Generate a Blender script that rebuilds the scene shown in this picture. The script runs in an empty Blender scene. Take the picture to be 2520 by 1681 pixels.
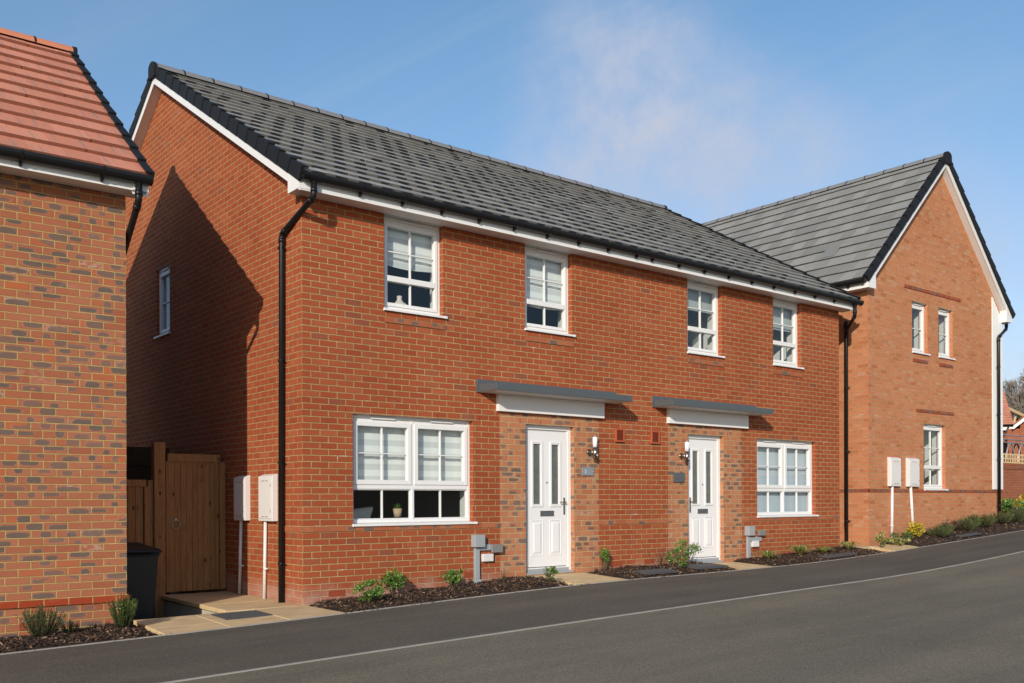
import bpy, math, random
from mathutils import Vector, Matrix
R = random.Random(7)
S = bpy.context.scene
COL = S.collection
rad = math.radians
# ------------------------------------------------------------------ helpers
OFF = {}
class MB:
    """collects faces; M maps (u, depth, z) of a wall frame to local x, y, z"""
    def __init__(s, M=None):
        s.v = []; s.f = []; s.m = []; s.sm = []; s.r = []; s.M = M or (lambda a, b, c: (a, b, c))
    def quad(s, pts, mi=0, sm=False, rnd=0.0):
        i = len(s.v); s.v += [s.M(*p) for p in pts]
        s.f.append(tuple(range(i, i + len(pts)))); s.m.append(mi); s.sm.append(sm); s.r.append(rnd)
    def hexa(s, p, mi=0, rnd=0.0, mats=None):
        """p: 8 points, bottom loop 0-3 then top loop 4-7"""
        i = len(s.v); s.v += [s.M(*q) for q in p]
        for k, f in enumerate(((3, 2, 1, 0), (4, 5, 6, 7), (0, 1, 5, 4), (1, 2, 6, 5), (2, 3, 7, 6), (3, 0, 4, 7))):
            s.f.append(tuple(i + a for a in f)); s.m.append(mats[k] if mats else mi); s.sm.append(False); s.r.append(rnd)
    def box(s, x0, x1, y0, y1, z0, z1, mi=0, rnd=0.0, mats=None):
        s.hexa([(x0, y0, z0), (x1, y0, z0), (x1, y1, z0), (x0, y1, z0), (x0, y0, z1), (x1, y0, z1), (x1, y1, z1), (x0, y1, z1)], mi, rnd, mats)
    def frame(s, x0, x1, z0, z1, w, y0, y1, mi=0):
        s.box(x0, x0 + w, y0, y1, z0, z1, mi); s.box(x1 - w, x1, y0, y1, z0, z1, mi)
        s.box(x0 + w, x1 - w, y0, y1, z0, z0 + w, mi); s.box(x0 + w, x1 - w, y0, y1, z1 - w, z1, mi)
    def tube(s, pts, r, n=10, mi=0, cap=True, rs=None):
        pts = [Vector(p) for p in pts]; rings = []
        up = None
        for k, p in enumerate(pts):
            t = (pts[min(k + 1, len(pts) - 1)] - pts[max(k - 1, 0)]).normalized()
            if up is None: up = t.orthogonal().normalized()
            up = (up - t * up.dot(t)).normalized(); b = t.cross(up)
            rr = rs[k] if rs else r
            i = len(s.v)
            s.v += [s.M(*(p + (up * math.cos(2 * math.pi * j / n) + b * math.sin(2 * math.pi * j / n)) * rr)) for j in range(n)]
            rings.append(i)
        for a, b_ in zip(rings, rings[1:]):
            for j in range(n):
                k = (j + 1) % n
                s.f.append((a + j, a + k, b_ + k, b_ + j)); s.m.append(mi); s.sm.append(True); s.r.append(0.)
        if cap:
            s.f.append(tuple(reversed(range(rings[0], rings[0] + n)))); s.m.append(mi); s.sm.append(False); s.r.append(0.)
            s.f.append(tuple(range(rings[-1], rings[-1] + n))); s.m.append(mi); s.sm.append(False); s.r.append(0.)
    def lathe(s, prof, c, n=20, mi=0):
        rings = []
        for r, z in prof:
            rings.append(len(s.v))
            s.v += [s.M(c[0] + r * math.cos(2 * math.pi * j / n), c[1] + r * math.sin(2 * math.pi * j / n), c[2] + z) for j in range(n)]
        for a, b in zip(rings, rings[1:]):
            for j in range(n):
                k = (j + 1) % n; s.f.append((a + j, a + k, b + k, b + j)); s.m.append(mi); s.sm.append(True); s.r.append(0.)
    def sweep(s, prof, a, b, axis='x', mi=0, cap=True, sm=False):
        """closed 2-D profile (p, q) swept from a to b along x (p->y) or y (p->x)"""
        def P(t, p, q): return (t, p, q) if axis == 'x' else (p, t, q)
        n = len(prof); i = len(s.v)
        s.v += [s.M(*P(a, p, q)) for p, q in prof] + [s.M(*P(b, p, q)) for p, q in prof]
        for j in range(n):
            k = (j + 1) % n; s.f.append((i + j, i + k, i + n + k, i + n + j)); s.m.append(mi); s.sm.append(sm); s.r.append(0.)
        if cap:
            s.f.append(tuple(i + j for j in reversed(range(n)))); s.m.append(mi); s.sm.append(False); s.r.append(0.)
            s.f.append(tuple(i + n + j for j in range(n))); s.m.append(mi); s.sm.append(False); s.r.append(0.)
    def pieces(s):
        """far-apart groups of loose islands, each a list of face numbers"""
        par = list(range(len(s.v)))
        def fd(a):
            while par[a] != a: par[a] = par[par[a]]; a = par[a]
            return a
        for f in s.f:
            r = fd(f[0])
            for k in f[1:]: par[fd(k)] = r
        isl = {}
        for i, f in enumerate(s.f): isl.setdefault(fd(f[0]), []).append(i)
        I = list(isl.values()); B = []
        for fs_ in I:
            P = [s.v[k] for i in fs_ for k in s.f[i]]
            B.append(([min(p[a] for p in P) for a in range(3)], [max(p[a] for p in P) for a in range(3)]))
        sz = [max(h[a] - l[a] for a in range(3)) for l, h in B]; g = list(range(len(I)))
        def fg(a):
            while g[a] != a: g[a] = g[g[a]]; a = g[a]
            return a
        for i in range(len(I)):
            for j in range(i):
                gap = math.sqrt(sum(max(0, B[i][0][a] - B[j][1][a], B[j][0][a] - B[i][1][a]) ** 2 for a in range(3)))
                if gap <= max(.02, .5 * max(sz[i], sz[j])): g[fg(i)] = fg(j)
        out = {}
        for i, fs_ in enumerate(I): out.setdefault(fg(i), []).extend(fs_)
        return list(out.values())
    def build(s, name, mats, parent=None, uvo=(0, 0), bevel=0, label=None, fixn=True, split=True):
        if split and parent and 8 < len(s.v) < 1800 and not any(w in name for w in ('foliage', 'leaves', 'stems', 'crown', 'wall', 'interior', 'roof', 'boards')):
            pcs = s.pieces()
            if len(pcs) > 1:
                first = None
                for fs_ in pcs:
                    m_ = MB(); mp = {}
                    for i in fs_:
                        ids = []
                        for k in s.f[i]:
                            if k not in mp: mp[k] = len(m_.v); m_.v.append(s.v[k])
                            ids.append(mp[k])
                        m_.f.append(tuple(ids)); m_.m.append(s.m[i]); m_.sm.append(s.sm[i]); m_.r.append(s.r[i])
                    o = m_.build(name, mats, parent, uvo, bevel, label, fixn, False); first = first or o
                return first
        me = bpy.data.meshes.new(name)
        me.from_pydata([tuple(v) for v in s.v], [], s.f)
        if not isinstance(mats, (list, tuple)): mats = [mats]
        for m in mats: me.materials.append(m)
        me.polygons.foreach_set('material_index', s.m); me.polygons.foreach_set('use_smooth', s.sm)
        if fixn:
            import bmesh
            bm = bmesh.new(); bm.from_mesh(me); bmesh.ops.recalc_face_normals(bm, faces=bm.faces); bm.to_mesh(me); bm.free()
        me.update()
        uv = me.uv_layers.new(name='UVMap'); at = me.attributes.new('rnd', 'FLOAT', 'FACE')
        at.data.foreach_set('value', s.r)
        vs = me.vertices
        for p in me.polygons:
            n = p.normal; ax = max(range(3), key=lambda k: abs(n[k]))
            for li in p.loop_indices:
                c = vs[me.loops[li].vertex_index].co
                if ax == 1: q = (c.x, c.z)
                elif ax == 0: q = (c.y + .1125, c.z)
                else: q = (c.x, c.y)
                uv.data[li].uv = (q[0] - uvo[0], q[1] - uvo[1])
        o = bpy.data.objects.new(name, me); COL.objects.link(o)
        if parent:
            o.parent = parent
            if parent.name in OFF: o.location = OFF[parent.name]
        if label: o['label'] = label
        if bevel:
            b = o.modifiers.new('bevel', 'BEVEL'); b.width = bevel; b.segments = 2; b.limit_method = 'ANGLE'; b.angle_limit = rad(40)
            b.harden_normals = False
        return o
def tag(o, label=None, cat=None, group=None, kind=None):
    if label: o['label'] = label
    if cat: o['category'] = cat
    if group: o['group'] = group
    if kind: o['kind'] = kind
    return o
def thing(name, label, cat, loc=(0, 0, 0), off=(0, 0, 0), rz=0, group=None):
    o = bpy.data.objects.new(name, None); COL.objects.link(o); o.location = loc; o.rotation_euler = (0, 0, rz)
    o.empty_display_size = .3
    OFF[o.name] = Vector(off)
    return tag(o, label, cat, group)
def interp(x, T):
    if x <= T[0][0]: return T[0][1]
    for (a, p), (b, q) in zip(T, T[1:]):
        if x <= b: return p + (q - p) * (x - a) / (b - a)
    return T[-1][1]
# ------------------------------------------------------------------ materials
def mat(name):
    m = bpy.data.materials.new(name); m.use_nodes = True
    nt = m.node_tree; b = nt.nodes['Principled BSDF']; return m, nt, b
class N:
    def __init__(s, nt): s.nt = nt
    def n(s, t, **kw):
        o = s.nt.nodes.new(t)
        for k, v in kw.items(): setattr(o, k, v)
        return o
    def put(s, sock, v):
        if isinstance(v, bpy.types.NodeSocket): s.nt.links.new(v, sock)
        elif v is not None: sock.default_value = v
    def m(s, op, a, b=None, c=None, clamp=False):
        o = s.n('ShaderNodeMath', operation=op, use_clamp=clamp)
        s.put(o.inputs[0], a); s.put(o.inputs[1], b)
        if c is not None: s.put(o.inputs[2], c)
        return o.outputs[0]
    def mix(s, f, a, b, bt='MIX'):
        o = s.n('ShaderNodeMix', data_type='RGBA', blend_type=bt)
        s.put(o.inputs[0], f); s.put(o.inputs[6], a); s.put(o.inputs[7], b); return o.outputs[2]
    def rng(s, v, a, b, c=0., d=1., sm=False):
        o = s.n('ShaderNodeMapRange'); o.interpolation_type = 'SMOOTHSTEP' if sm else 'LINEAR'
        for i, q in enumerate((v, a, b, c, d)): s.put(o.inputs[i], q)
        return o.outputs[0]
    def noise(s, vec, sc, det=3., rough=.55, dims='3D'):
        o = s.n('ShaderNodeTexNoise', noise_dimensions=dims); s.put(o.inputs['Vector'], vec)
        o.inputs['Scale'].default_value = sc; o.inputs['Detail'].default_value = det; o.inputs['Roughness'].default_value = rough
        return o.outputs[0]
    def comb(s, x, y, z=0.):
        o = s.n('ShaderNodeCombineXYZ'); s.put(o.inputs[0], x); s.put(o.inputs[1], y); s.put(o.inputs[2], z); return o.outputs[0]
    def sep(s, v):
        o = s.n('ShaderNodeSeparateXYZ'); s.put(o.inputs[0], v); return o.outputs
    def ramp(s, f, stops, const=False):
        o = s.n('ShaderNodeValToRGB'); e = o.color_ramp.elements
        o.color_ramp.interpolation = 'CONSTANT' if const else 'LINEAR'
        while len(e) < len(stops): e.new(.5)
        for k, (p, c) in enumerate(stops): e[k].position = p; e[k].color = (*c, 1)
        s.put(o.inputs[0], f); return o.outputs[0]
    def bump(s, b, h, dist, st=1.):
        o = s.n('ShaderNodeBump'); o.inputs['Distance'].default_value = dist; o.inputs['Strength'].default_value = st
        s.put(o.inputs['Height'], h); s.nt.links.new(o.outputs[0], b.inputs['Normal'])
    def uv(s): return s.n('ShaderNodeUVMap').outputs[0]
    def obj(s): return s.n('ShaderNodeTexCoord').outputs['Object']
    def attr(s): return s.n('ShaderNodeAttribute', attribute_name='rnd').outputs['Fac']
def plain(name, col, rough=.5, var=.06, scale=6., spec=.5, metal=0., bump=0.):
    m, nt, b = mat(name); g = N(nt)
    f = g.noise(g.obj(), scale, 4.)
    c0 = tuple(x * (1 - var) for x in col) + (1,); c1 = tuple(min(1, x * (1 + var)) for x in col) + (1,)
    g.put(b.inputs['Base Color'], g.mix(f, c0, c1))
    b.inputs['Roughness'].default_value = rough; b.inputs['Specular IOR Level'].default_value = spec; b.inputs['Metallic'].default_value = metal
    if bump: g.bump(b, g.noise(g.obj(), scale * 12, 3.), bump)
    return m
def brick(name, stops, mortar, seed=0., blot=0., blotcol=((.10, .075, .065), (.17, .13, .105)), pale=0., dirt=.25, msize=.0052, soft=False, size=1., foot=False):
    m, nt, b = mat(name); g = N(nt)
    u, v, _ = g.sep(g.uv())
    wv = g.comb(u, v, seed)
    w1 = g.m('MULTIPLY_ADD', g.noise(wv, 22., 2.), .006, -.003); w2 = g.m('MULTIPLY_ADD', g.noise(g.comb(v, u, seed + 3), 14., 2.), .007, -.0035)
    u2 = g.m('ADD', u, w1); v2 = g.m('ADD', v, w2)
    rv = g.m('DIVIDE', v2, .075); row = g.m('FLOOR', rv); fv = g.m('FRACT', rv)
    par = g.m('FLOORED_MODULO', row, 2.)
    jit = g.n('ShaderNodeTexWhiteNoise', noise_dimensions='1D'); g.put(jit.inputs['W'], g.m('ADD', row, seed))
    uu = g.m('ADD', g.m('DIVIDE', g.m('SUBTRACT', u2, .1125), .225), g.m('MULTIPLY', par, .5))
    uu = g.m('ADD', uu, g.m('MULTIPLY_ADD', jit.outputs[0], .04, -.02))
    col = g.m('FLOOR', uu); fu = g.m('FRACT', uu)
    du = g.m('MULTIPLY', g.m('MINIMUM', fu, g.m('SUBTRACT', 1., fu)), .225)
    dv = g.m('MULTIPLY', g.m('MINIMUM', fv, g.m('SUBTRACT', 1., fv)), .075)
    d = g.m('MINIMUM', du, dv)
    br = g.rng(d, msize - .0012, msize + .0012, sm=True)      # 1 on brick, 0 in the joint
    wn = g.n('ShaderNodeTexWhiteNoise', noise_dimensions='3D'); g.put(wn.inputs['Vector'], g.comb(col, row, seed))
    rv_ = wn.outputs[0]; r3 = g.sep(wn.outputs[1])
    base = g.ramp(rv_, stops)
    fine = g.noise(wv, 160., 4., .7); mid = g.noise(wv, 18., 4.); big = g.noise(wv, .8, 4.)
    base = g.mix(g.rng(fine, .3, .7), g.mix(1., base, (.80, .80, .80, 1), 'MULTIPLY'), base)
    base = g.mix(g.m('MULTIPLY', g.rng(mid, .55, .8), .30), base, g.mix(1., base, (.70, .64, .62, 1), 'MULTIPLY'))
    if pale:
        pw = g.m('MULTIPLY', g.rng(g.sep(wn.outputs[1])[1], 1 - pale, 1 - pale + .05), g.rng(g.noise(g.comb(g.m('MULTIPLY', u, .6), v, seed), 26., 2.), .42, .60))
        base = g.mix(g.m('MULTIPLY', pw, .75), base, (.47, .30, .22, 1))
    if blot:
        cx = g.m('MULTIPLY_ADD', r3[0], .5, .25); hw = g.m('MULTIPLY', g.m('MULTIPLY_ADD', r3[1], .34, .12), size)
        cy = g.m('MULTIPLY_ADD', r3[2], .5, .25)
        nz = g.m('MULTIPLY_ADD', g.noise(wv, 45., 3.), 1.2, -.6)
        ex = g.m('POWER', g.m('ABSOLUTE', g.m('DIVIDE', g.m('SUBTRACT', fu, cx), hw)), 3.)
        ey = g.m('POWER', g.m('ABSOLUTE', g.m('DIVIDE', g.m('SUBTRACT', fv, cy), g.m('MULTIPLY_ADD', g.sep(wn.outputs[1])[0], .25, .24))), 3.)
        dd = g.m('ADD', g.m('ADD', ex, ey), nz)
        wn2 = g.n('ShaderNodeTexWhiteNoise', noise_dimensions='3D'); g.put(wn2.inputs['Vector'], g.comb(col, row, seed + 9))
        on = g.m('LESS_THAN', wn2.outputs[0], g.m('MULTIPLY', blot, g.rng(g.noise(g.comb(u, g.m('MULTIPLY', v, 2.), seed), 1.3, 3.), .32, .62, .45, 1.35)))
        msk = g.m('MULTIPLY', g.rng(dd, 1.0, .75), on); ring = g.m('MULTIPLY', g.rng(dd, 1.5, 1.1), on)
        bc = g.mix(g.noise(wv, 70., 4.), (*blotcol[0], 1), (*blotcol[1], 1))
        base = g.mix(g.m('MULTIPLY', ring, .0 if soft else .35), base, (.42, .25, .20, 1)); base = g.mix(g.m('MULTIPLY', msk, g.rng(wn2.outputs[0], 0., blot, .6 if soft else .95, .2 if soft else .62)), base, bc)
    mo = g.mix(g.rng(g.noise(wv, 9., 4.), .35, .7), (*[x * .72 for x in mortar], 1), (*mortar, 1))
    mo = g.mix(g.rng(fine, .3, .75), g.mix(1., mo, (.8, .8, .8, 1), 'MULTIPLY'), mo)
    wh = g.rng(g.noise(g.comb(g.m('MULTIPLY', u, 1.), g.m('MULTIPLY', v, 3.), seed + 5), 3.2, 3.), .68, .74)
    mo = g.mix(g.m('MULTIPLY', wh, .6), mo, (.72, .68, .62, 1))
    c = g.mix(br, mo, base)
    c = g.mix(g.m('MULTIPLY', g.rng(big, .35, .7), min(1, dirt * 2)), c, g.mix(1., c, (.84, .78, .75, 1), 'MULTIPLY'))
    ef = g.m('MULTIPLY', g.rng(g.noise(g.comb(u, g.m('MULTIPLY', v, 2.2), seed + 8), 1.7, 6., .7), .62, .8), .28)
    c = g.mix(ef, c, (.55, .38, .31, 1))
    if foot:
        ft = g.m('MULTIPLY', g.rng(g.m('ADD', v, g.m('MULTIPLY_ADD', g.noise(g.comb(u, 0., 2.), 1.1, 4.), .5, -.25)), -.56, -.72), g.rng(g.noise(wv, 3., 5.), .3, .6))
        c = g.mix(g.m('MULTIPLY', ft, .5), c, (.50, .34, .28, 1))
    g.put(b.inputs['Base Color'], c); b.inputs['Roughness'].default_value = .93; b.inputs['Specular IOR Level'].default_value = .2
    h = g.m('ADD', br, g.m('MULTIPLY', fine, .22)); h = g.m('ADD', h, g.m('MULTIPLY', rv_, .25))
    g.bump(b, h, .0055)
    return m
RED = [(0, (.345, .076, .031)), (.35, (.41, .097, .039)), (.7, (.375, .086, .034)), (.93, (.44, .118, .048)), (1, (.28, .085, .050))]
M_red = brick('red_brick', RED, (.57, .385, .175), 1., msize=.0058, dirt=.40, foot=True)
M_buff = brick('multi_brick', [(0, (.47, .165, .082)), (.5, (.54, .225, .115)), (1, (.50, .19, .095))], (.64, .46, .24), 2., blot=.50, pale=.15, msize=.0058)
M_lh = brick('weathered_multi_brick', [(0, (.38, .120, .062)), (.5, (.45, .165, .088)), (.85, (.41, .140, .073)), (1, (.50, .14, .055))], (.62, .43, .17), 3., size=1.15, blot=.66, blotcol=((.075, .062, .055), (.17, .135, .11)), pale=.08)
M_rh = brick('orange_brick', [(0, (.54, .195, .098)), (.4, (.60, .235, .122)), (.8, (.57, .215, .108)), (1, (.48, .16, .074))], (.63, .42, .18), 4., blot=.24, blotcol=((.50, .275, .18), (.56, .34, .245)), soft=True, msize=.0056, size=1.5)
M_plc = brick('plinth_brick', [(0, (.42, .12, .055)), (.6, (.47, .16, .075)), (1, (.40, .10, .045))], (.42, .26, .12), 5., blot=.42)
M_plr = brick('dark_header_brick', [(0, (.34, .07, .03)), (.5, (.40, .09, .04)), (1, (.28, .07, .04))], (.46, .28, .12), 6., blot=.8, blotcol=((.07, .06, .06), (.12, .10, .09)))
M_strap = brick('smooth_red_brick', [(0, (.36, .055, .02)), (1, (.42, .07, .026))], (.56, .38, .16), 7.)
M_far = brick('garden_wall_brick', [(0, (.36, .10, .055)), (.5, (.42, .125, .07)), (1, (.33, .09, .05))], (.44, .30, .16), 8.)
M_pvc = plain('white_upvc', (.78, .76, .745), .34, .05, 1.8)
M_door = plain('white_door_grain', (.80, .78, .78), .42, .02, 30., bump=.0006)
M_black = plain('black_plastic', (.010, .010, .011), .34, .15, spec=.35)
M_verge = plain('black_verge_plastic', (.013, .013, .014), .62, .2, spec=.25)
M_dark = plain('dark_void', (.02, .018, .016), .8)
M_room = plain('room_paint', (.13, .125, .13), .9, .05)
M_plas = plain('white_plaster', (.62, .62, .60), .9, .03)
M_grey = plain('grey_canopy', (.088, .097, .103), .45, .06)
M_gasg = plain('grey_meter_plastic', (.33, .345, .36), .5, .05)
M_gask = plain('dark_grey_meter_plastic', (.21, .20, .19), .5, .05)
M_box = plain('white_meter_box', (.72, .68, .66), .45, .04, 3.)
M_steel = plain('brushed_steel', (.42, .38, .34), .28, .1, 40., metal=1.)
M_lampw = plain('opal_lamp', (.85, .86, .92), .3, .01)
M_slate = plain('slate_sign', (.10, .105, .115), .4, .1, 20.)
M_glassplate = plain('grey_glass_sign', (.23, .26, .29), .18, .05)
M_letters = plain('pale_lettering', (.62, .66, .70), .5, .02)
M_terra = plain('terracotta_vent', (.40, .085, .032), .6, .08)
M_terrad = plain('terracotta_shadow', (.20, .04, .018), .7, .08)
M_mort = plain('lead_and_sealant', (.34, .115, .075), .8, .1)
M_render = plain('white_render', (.80, .78, .75), .85, .02)
M_conc = plain('concrete', (.46, .42, .34), .9, .25, 2.5, bump=.002)
M_kerb = plain('edging_stone', (.36, .33, .29), .9, .35, 5.)
M_bin = plain('black_bin', (.014, .014, .017), .45, .2)
M_wire = plain('galvanised', (.40, .40, .41), .45, .1, metal=.6)
M_iron = plain('drain_grey', (.075, .075, .08), .6, .2, 30.)
M_pot = plain('woven_basket', (.50, .36, .22), .9, .2, 60., bump=.003)
M_vase = plain('ceramic', (.58, .53, .48), .5, .05)
def wood(name, c1, c2, knots=True):
    m, nt, b = mat(name); g = N(nt)
    u, v, _ = g.sep(g.uv())
    st = g.m('ADD', g.m('MULTIPLY', g.attr(), 37.), 0.)
    grain = g.noise(g.comb(g.m('MULTIPLY', u, 26.), g.m('MULTIPLY', v, 1.3), st), 3., 6., .65)
    c = g.mix(g.rng(grain, .3, .72), (*c1, 1), (*c2, 1))
    c = g.mix(g.m('MULTIPLY', g.attr(), .35), c, g.mix(1., c, (.62, .55, .48, 1), 'MULTIPLY'))
    if knots:
        vo = g.n('ShaderNodeTexVoronoi'); g.put(vo.inputs['Vector'], g.comb(g.m('MULTIPLY', u, 10.5), g.m('MULTIPLY', v, 5.5), st)); vo.inputs['Scale'].default_value = 1.
        k = g.rng(vo.outputs['Distance'], .17, .09); ring = g.rng(vo.outputs['Distance'], .34, .12)
        kk = g.m('MULTIPLY', k, g.m('GREATER_THAN', g.sep(vo.outputs['Color'])[0], .45))
        c = g.mix(g.m('MULTIPLY', ring, .25), c, (*[x * .5 for x in c1], 1)); c = g.mix(kk, c, (.05, .025, .012, 1))
    g.put(b.inputs['Base Color'], c); b.inputs['Roughness'].default_value = .8; b.inputs['Specular IOR Level'].default_value = .2
    g.bump(b, grain, .002); return m
M_wood = wood('treated_timber', (.25, .115, .042), (.46, .235, .095))
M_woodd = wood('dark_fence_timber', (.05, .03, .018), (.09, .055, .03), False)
M_ltim = wood('new_timber', (.52, .36, .19), (.66, .48, .28), False)
def tile(name, c1, c2, streak, edge=False, stain=.0):
    m, nt, b = mat(name); g = N(nt)
    o = g.obj(); u, y, z = g.sep(o); a = g.attr()
    ob = g.comb(u, g.m('ADD', y, 0.), g.m('MULTIPLY', a, 9.))
    fine = g.noise(o, 120., 4., .7)
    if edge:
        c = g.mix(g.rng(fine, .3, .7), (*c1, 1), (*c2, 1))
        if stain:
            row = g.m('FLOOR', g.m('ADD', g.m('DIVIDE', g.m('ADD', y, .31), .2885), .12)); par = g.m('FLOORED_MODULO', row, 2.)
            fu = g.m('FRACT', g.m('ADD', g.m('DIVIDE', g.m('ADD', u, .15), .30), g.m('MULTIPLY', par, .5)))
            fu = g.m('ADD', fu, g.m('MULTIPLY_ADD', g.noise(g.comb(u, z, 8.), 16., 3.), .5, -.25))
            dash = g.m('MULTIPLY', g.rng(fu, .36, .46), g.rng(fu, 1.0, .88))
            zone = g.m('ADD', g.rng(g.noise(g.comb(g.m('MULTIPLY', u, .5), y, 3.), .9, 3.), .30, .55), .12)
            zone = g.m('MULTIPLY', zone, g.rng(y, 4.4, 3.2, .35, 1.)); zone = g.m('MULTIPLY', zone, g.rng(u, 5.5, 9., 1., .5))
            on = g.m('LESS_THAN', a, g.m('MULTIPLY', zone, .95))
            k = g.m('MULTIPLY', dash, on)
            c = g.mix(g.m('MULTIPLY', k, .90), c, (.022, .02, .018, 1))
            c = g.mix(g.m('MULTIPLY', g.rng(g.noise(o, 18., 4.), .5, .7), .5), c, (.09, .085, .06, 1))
    else:
        c = g.mix(a, (*c1, 1), (*c2, 1))
        sk = g.noise(g.comb(g.m('MULTIPLY', u, 9.), g.m('MULTIPLY', y, .55), g.m('MULTIPLY', a, 40.)), 3., 3.)
        c = g.mix(g.m('MULTIPLY', g.rng(sk, .52, .72), streak[3]), c, (*streak[:3], 1))
        c = g.mix(g.rng(fine, .2, .8), g.mix(1., c, (.86, .86, .86, 1), 'MULTIPLY'), c)
        if stain: c = g.mix(g.m('MULTIPLY', g.rng(g.noise(o, 2.5, 5.), .5, .75), .35), c, (.10, .095, .08, 1))
    g.put(b.inputs['Base Color'], c); b.inputs['Roughness'].default_value = .78 if not edge else .95
    b.inputs['Specular IOR Level'].default_value = .35 if not edge else .1
    g.bump(b, fine, .003 if edge else .0012); return m
M_gt = tile('grey_tile', (.245, .24, .235), (.345, .34, .33), (.11, .105, .10, .4), stain=1)
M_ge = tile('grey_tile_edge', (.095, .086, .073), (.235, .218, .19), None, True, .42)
M_nt = tile('new_grey_tile', (.215, .208, .195), (.30, .29, .272), (.15, .145, .14, .45))
M_ne = tile('new_grey_tile_edge', (.06, .056, .052), (.12, .11, .10), None, True)
M_rt = tile('red_tile', (.56, .205, .125), (.66, .26, .165), (.26, .20, .18, .8))
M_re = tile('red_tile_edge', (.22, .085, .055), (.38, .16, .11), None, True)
M_ridgeg = plain('grey_ridge', (.20, .195, .20), .7, .1, 8.)
M_ridger = plain('terracotta_ridge', (.56, .20, .105), .7, .08, 8.)
def glass_mat():
    m, nt, b = mat('window_glass'); g = N(nt); nt.nodes.remove(b)
    out = [x for x in nt.nodes if x.type == 'OUTPUT_MATERIAL'][0]
    t = g.n('ShaderNodeBsdfTransparent'); t.inputs[0].default_value = (.90, .93, .93, 1)
    gl = g.n('ShaderNodeBsdfGlossy'); gl.inputs['Roughness'].default_value = .01
    lw = g.n('ShaderNodeLayerWeight'); lw.inputs[0].default_value = .5
    mx = g.n('ShaderNodeMixShader'); g.put(mx.inputs[0], g.m('MULTIPLY_ADD', g.m('POWER', lw.outputs['Facing'], 4.), .85, .075, clamp=True)); g.put(mx.inputs[1], t.outputs[0]); g.put(mx.inputs[2], gl.outputs[0])
    g.put(out.inputs[0], mx.outputs[0]); return m
M_glass = glass_mat()
def obscure():
    m, nt, b = mat('obscure_glass'); g = N(nt)
    g.put(b.inputs['Base Color'], g.mix(g.noise(g.obj(), 14., 3.), (.06, .068, .062, 1), (.15, .165, .15, 1)))
    b.inputs['Roughness'].default_value = .16
    u, v, w = g.sep(g.obj()); g.bump(b, g.noise(g.comb(g.m('MULTIPLY', u, 4.), v, g.m('MULTIPLY', w, .6)), 22., 3.), .01); return m
M_obs = obscure()
def zebra():
    m, nt, b = mat('striped_blind'); g = N(nt); u, v, _ = g.sep(g.uv())
    k = g.m('FRACT', g.m('DIVIDE', v, .15))
    g.put(b.inputs['Base Color'], g.mix(g.rng(k, .47, .53), (.62, .64, .63, 1), (.80, .81, .79, 1))); b.inputs['Roughness'].default_value = .9
    return m
M_zeb = zebra()
M_roller = plain('roller_blind', (.40, .43, .43), .9, .03)
M_net = plain('pale_blue_blind', (.50, .56, .62), .9, .04)
def asphalt(name, c1, c2, sc=110.):
    m, nt, b = mat(name); g = N(nt); o = g.obj()
    f = g.noise(o, sc, 4., .8); f2 = g.noise(o, 34., 4., .75); bg = g.noise(o, .45, 6., .65)
    x, y, z = g.sep(o); st = g.noise(g.comb(g.m('MULTIPLY', x, .10), y, 0.), 2.0, 5.)
    c = g.mix(g.rng(f, .36, .64), (*c1, 1), (*c2, 1)); c = g.mix(g.m('MULTIPLY', g.rng(f2, .42, .66), .5), c, g.mix(1., c, (.62, .62, .62, 1), 'MULTIPLY'))
    c = g.mix(g.m('MULTIPLY', g.rng(bg, .36, .64), .6), c, g.mix(1., c, (.70, .69, .70, 1), 'MULTIPLY'))
    c = g.mix(g.m('MULTIPLY', g.rng(st, .42, .64), .55), c, g.mix(1., c, (1.36, 1.31, 1.22, 1), 'MULTIPLY'))
    vo = g.n('ShaderNodeTexVoronoi'); g.put(vo.inputs['Vector'], o); vo.inputs['Scale'].default_value = 60.
    sp = g.m('MULTIPLY', g.rng(vo.outputs['Distance'], .34, .20), g.m('GREATER_THAN', g.sep(vo.outputs['Color'])[0], .80))
    c = g.mix(g.m('MULTIPLY', sp, .55), c, (.30, .285, .25, 1))
    g.put(b.inputs['Base Color'], c); b.inputs['Roughness'].default_value = .95; b.inputs['Specular IOR Level'].default_value = .12
    g.bump(b, g.m('ADD', f, f2), .012); return m
M_pave = asphalt('footway_asphalt', (.090, .077, .062), (.235, .206, .168))
M_road = asphalt('road_asphalt', (.135, .116, .087), (.345, .302, .232), 90.)
def stone():
    m, nt, b = mat('buff_sandstone'); g = N(nt); o = g.obj(); x, y, z = g.sep(o)
    f = g.noise(g.comb(x, g.m('MULTIPLY', y, 3.5), 0.), 3.2, 6., .65); w = g.noise(o, 1.6, 4.)
    c = g.ramp(f, [(.25, (.46, .29, .13)), (.5, (.62, .44, .235)), (.75, (.70, .54, .32))])
    c = g.mix(g.m('MULTIPLY', g.rng(w, .55, .75), .4), c, (.36, .22, .11, 1))
    g.put(b.inputs['Base Color'], c); b.inputs['Roughness'].default_value = .85; g.bump(b, f, .006); return m
M_stone = stone()
def soil():
    m, nt, b = mat('soil'); g = N(nt); f = g.noise(g.obj(), 30., 5., .7)
    g.put(b.inputs['Base Color'], g.mix(f, (.012, .007, .004, 1), (.06, .035, .022, 1))); b.inputs['Roughness'].default_value = 1.
    g.bump(b, f, .03); return m
M_soil = soil()
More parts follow.
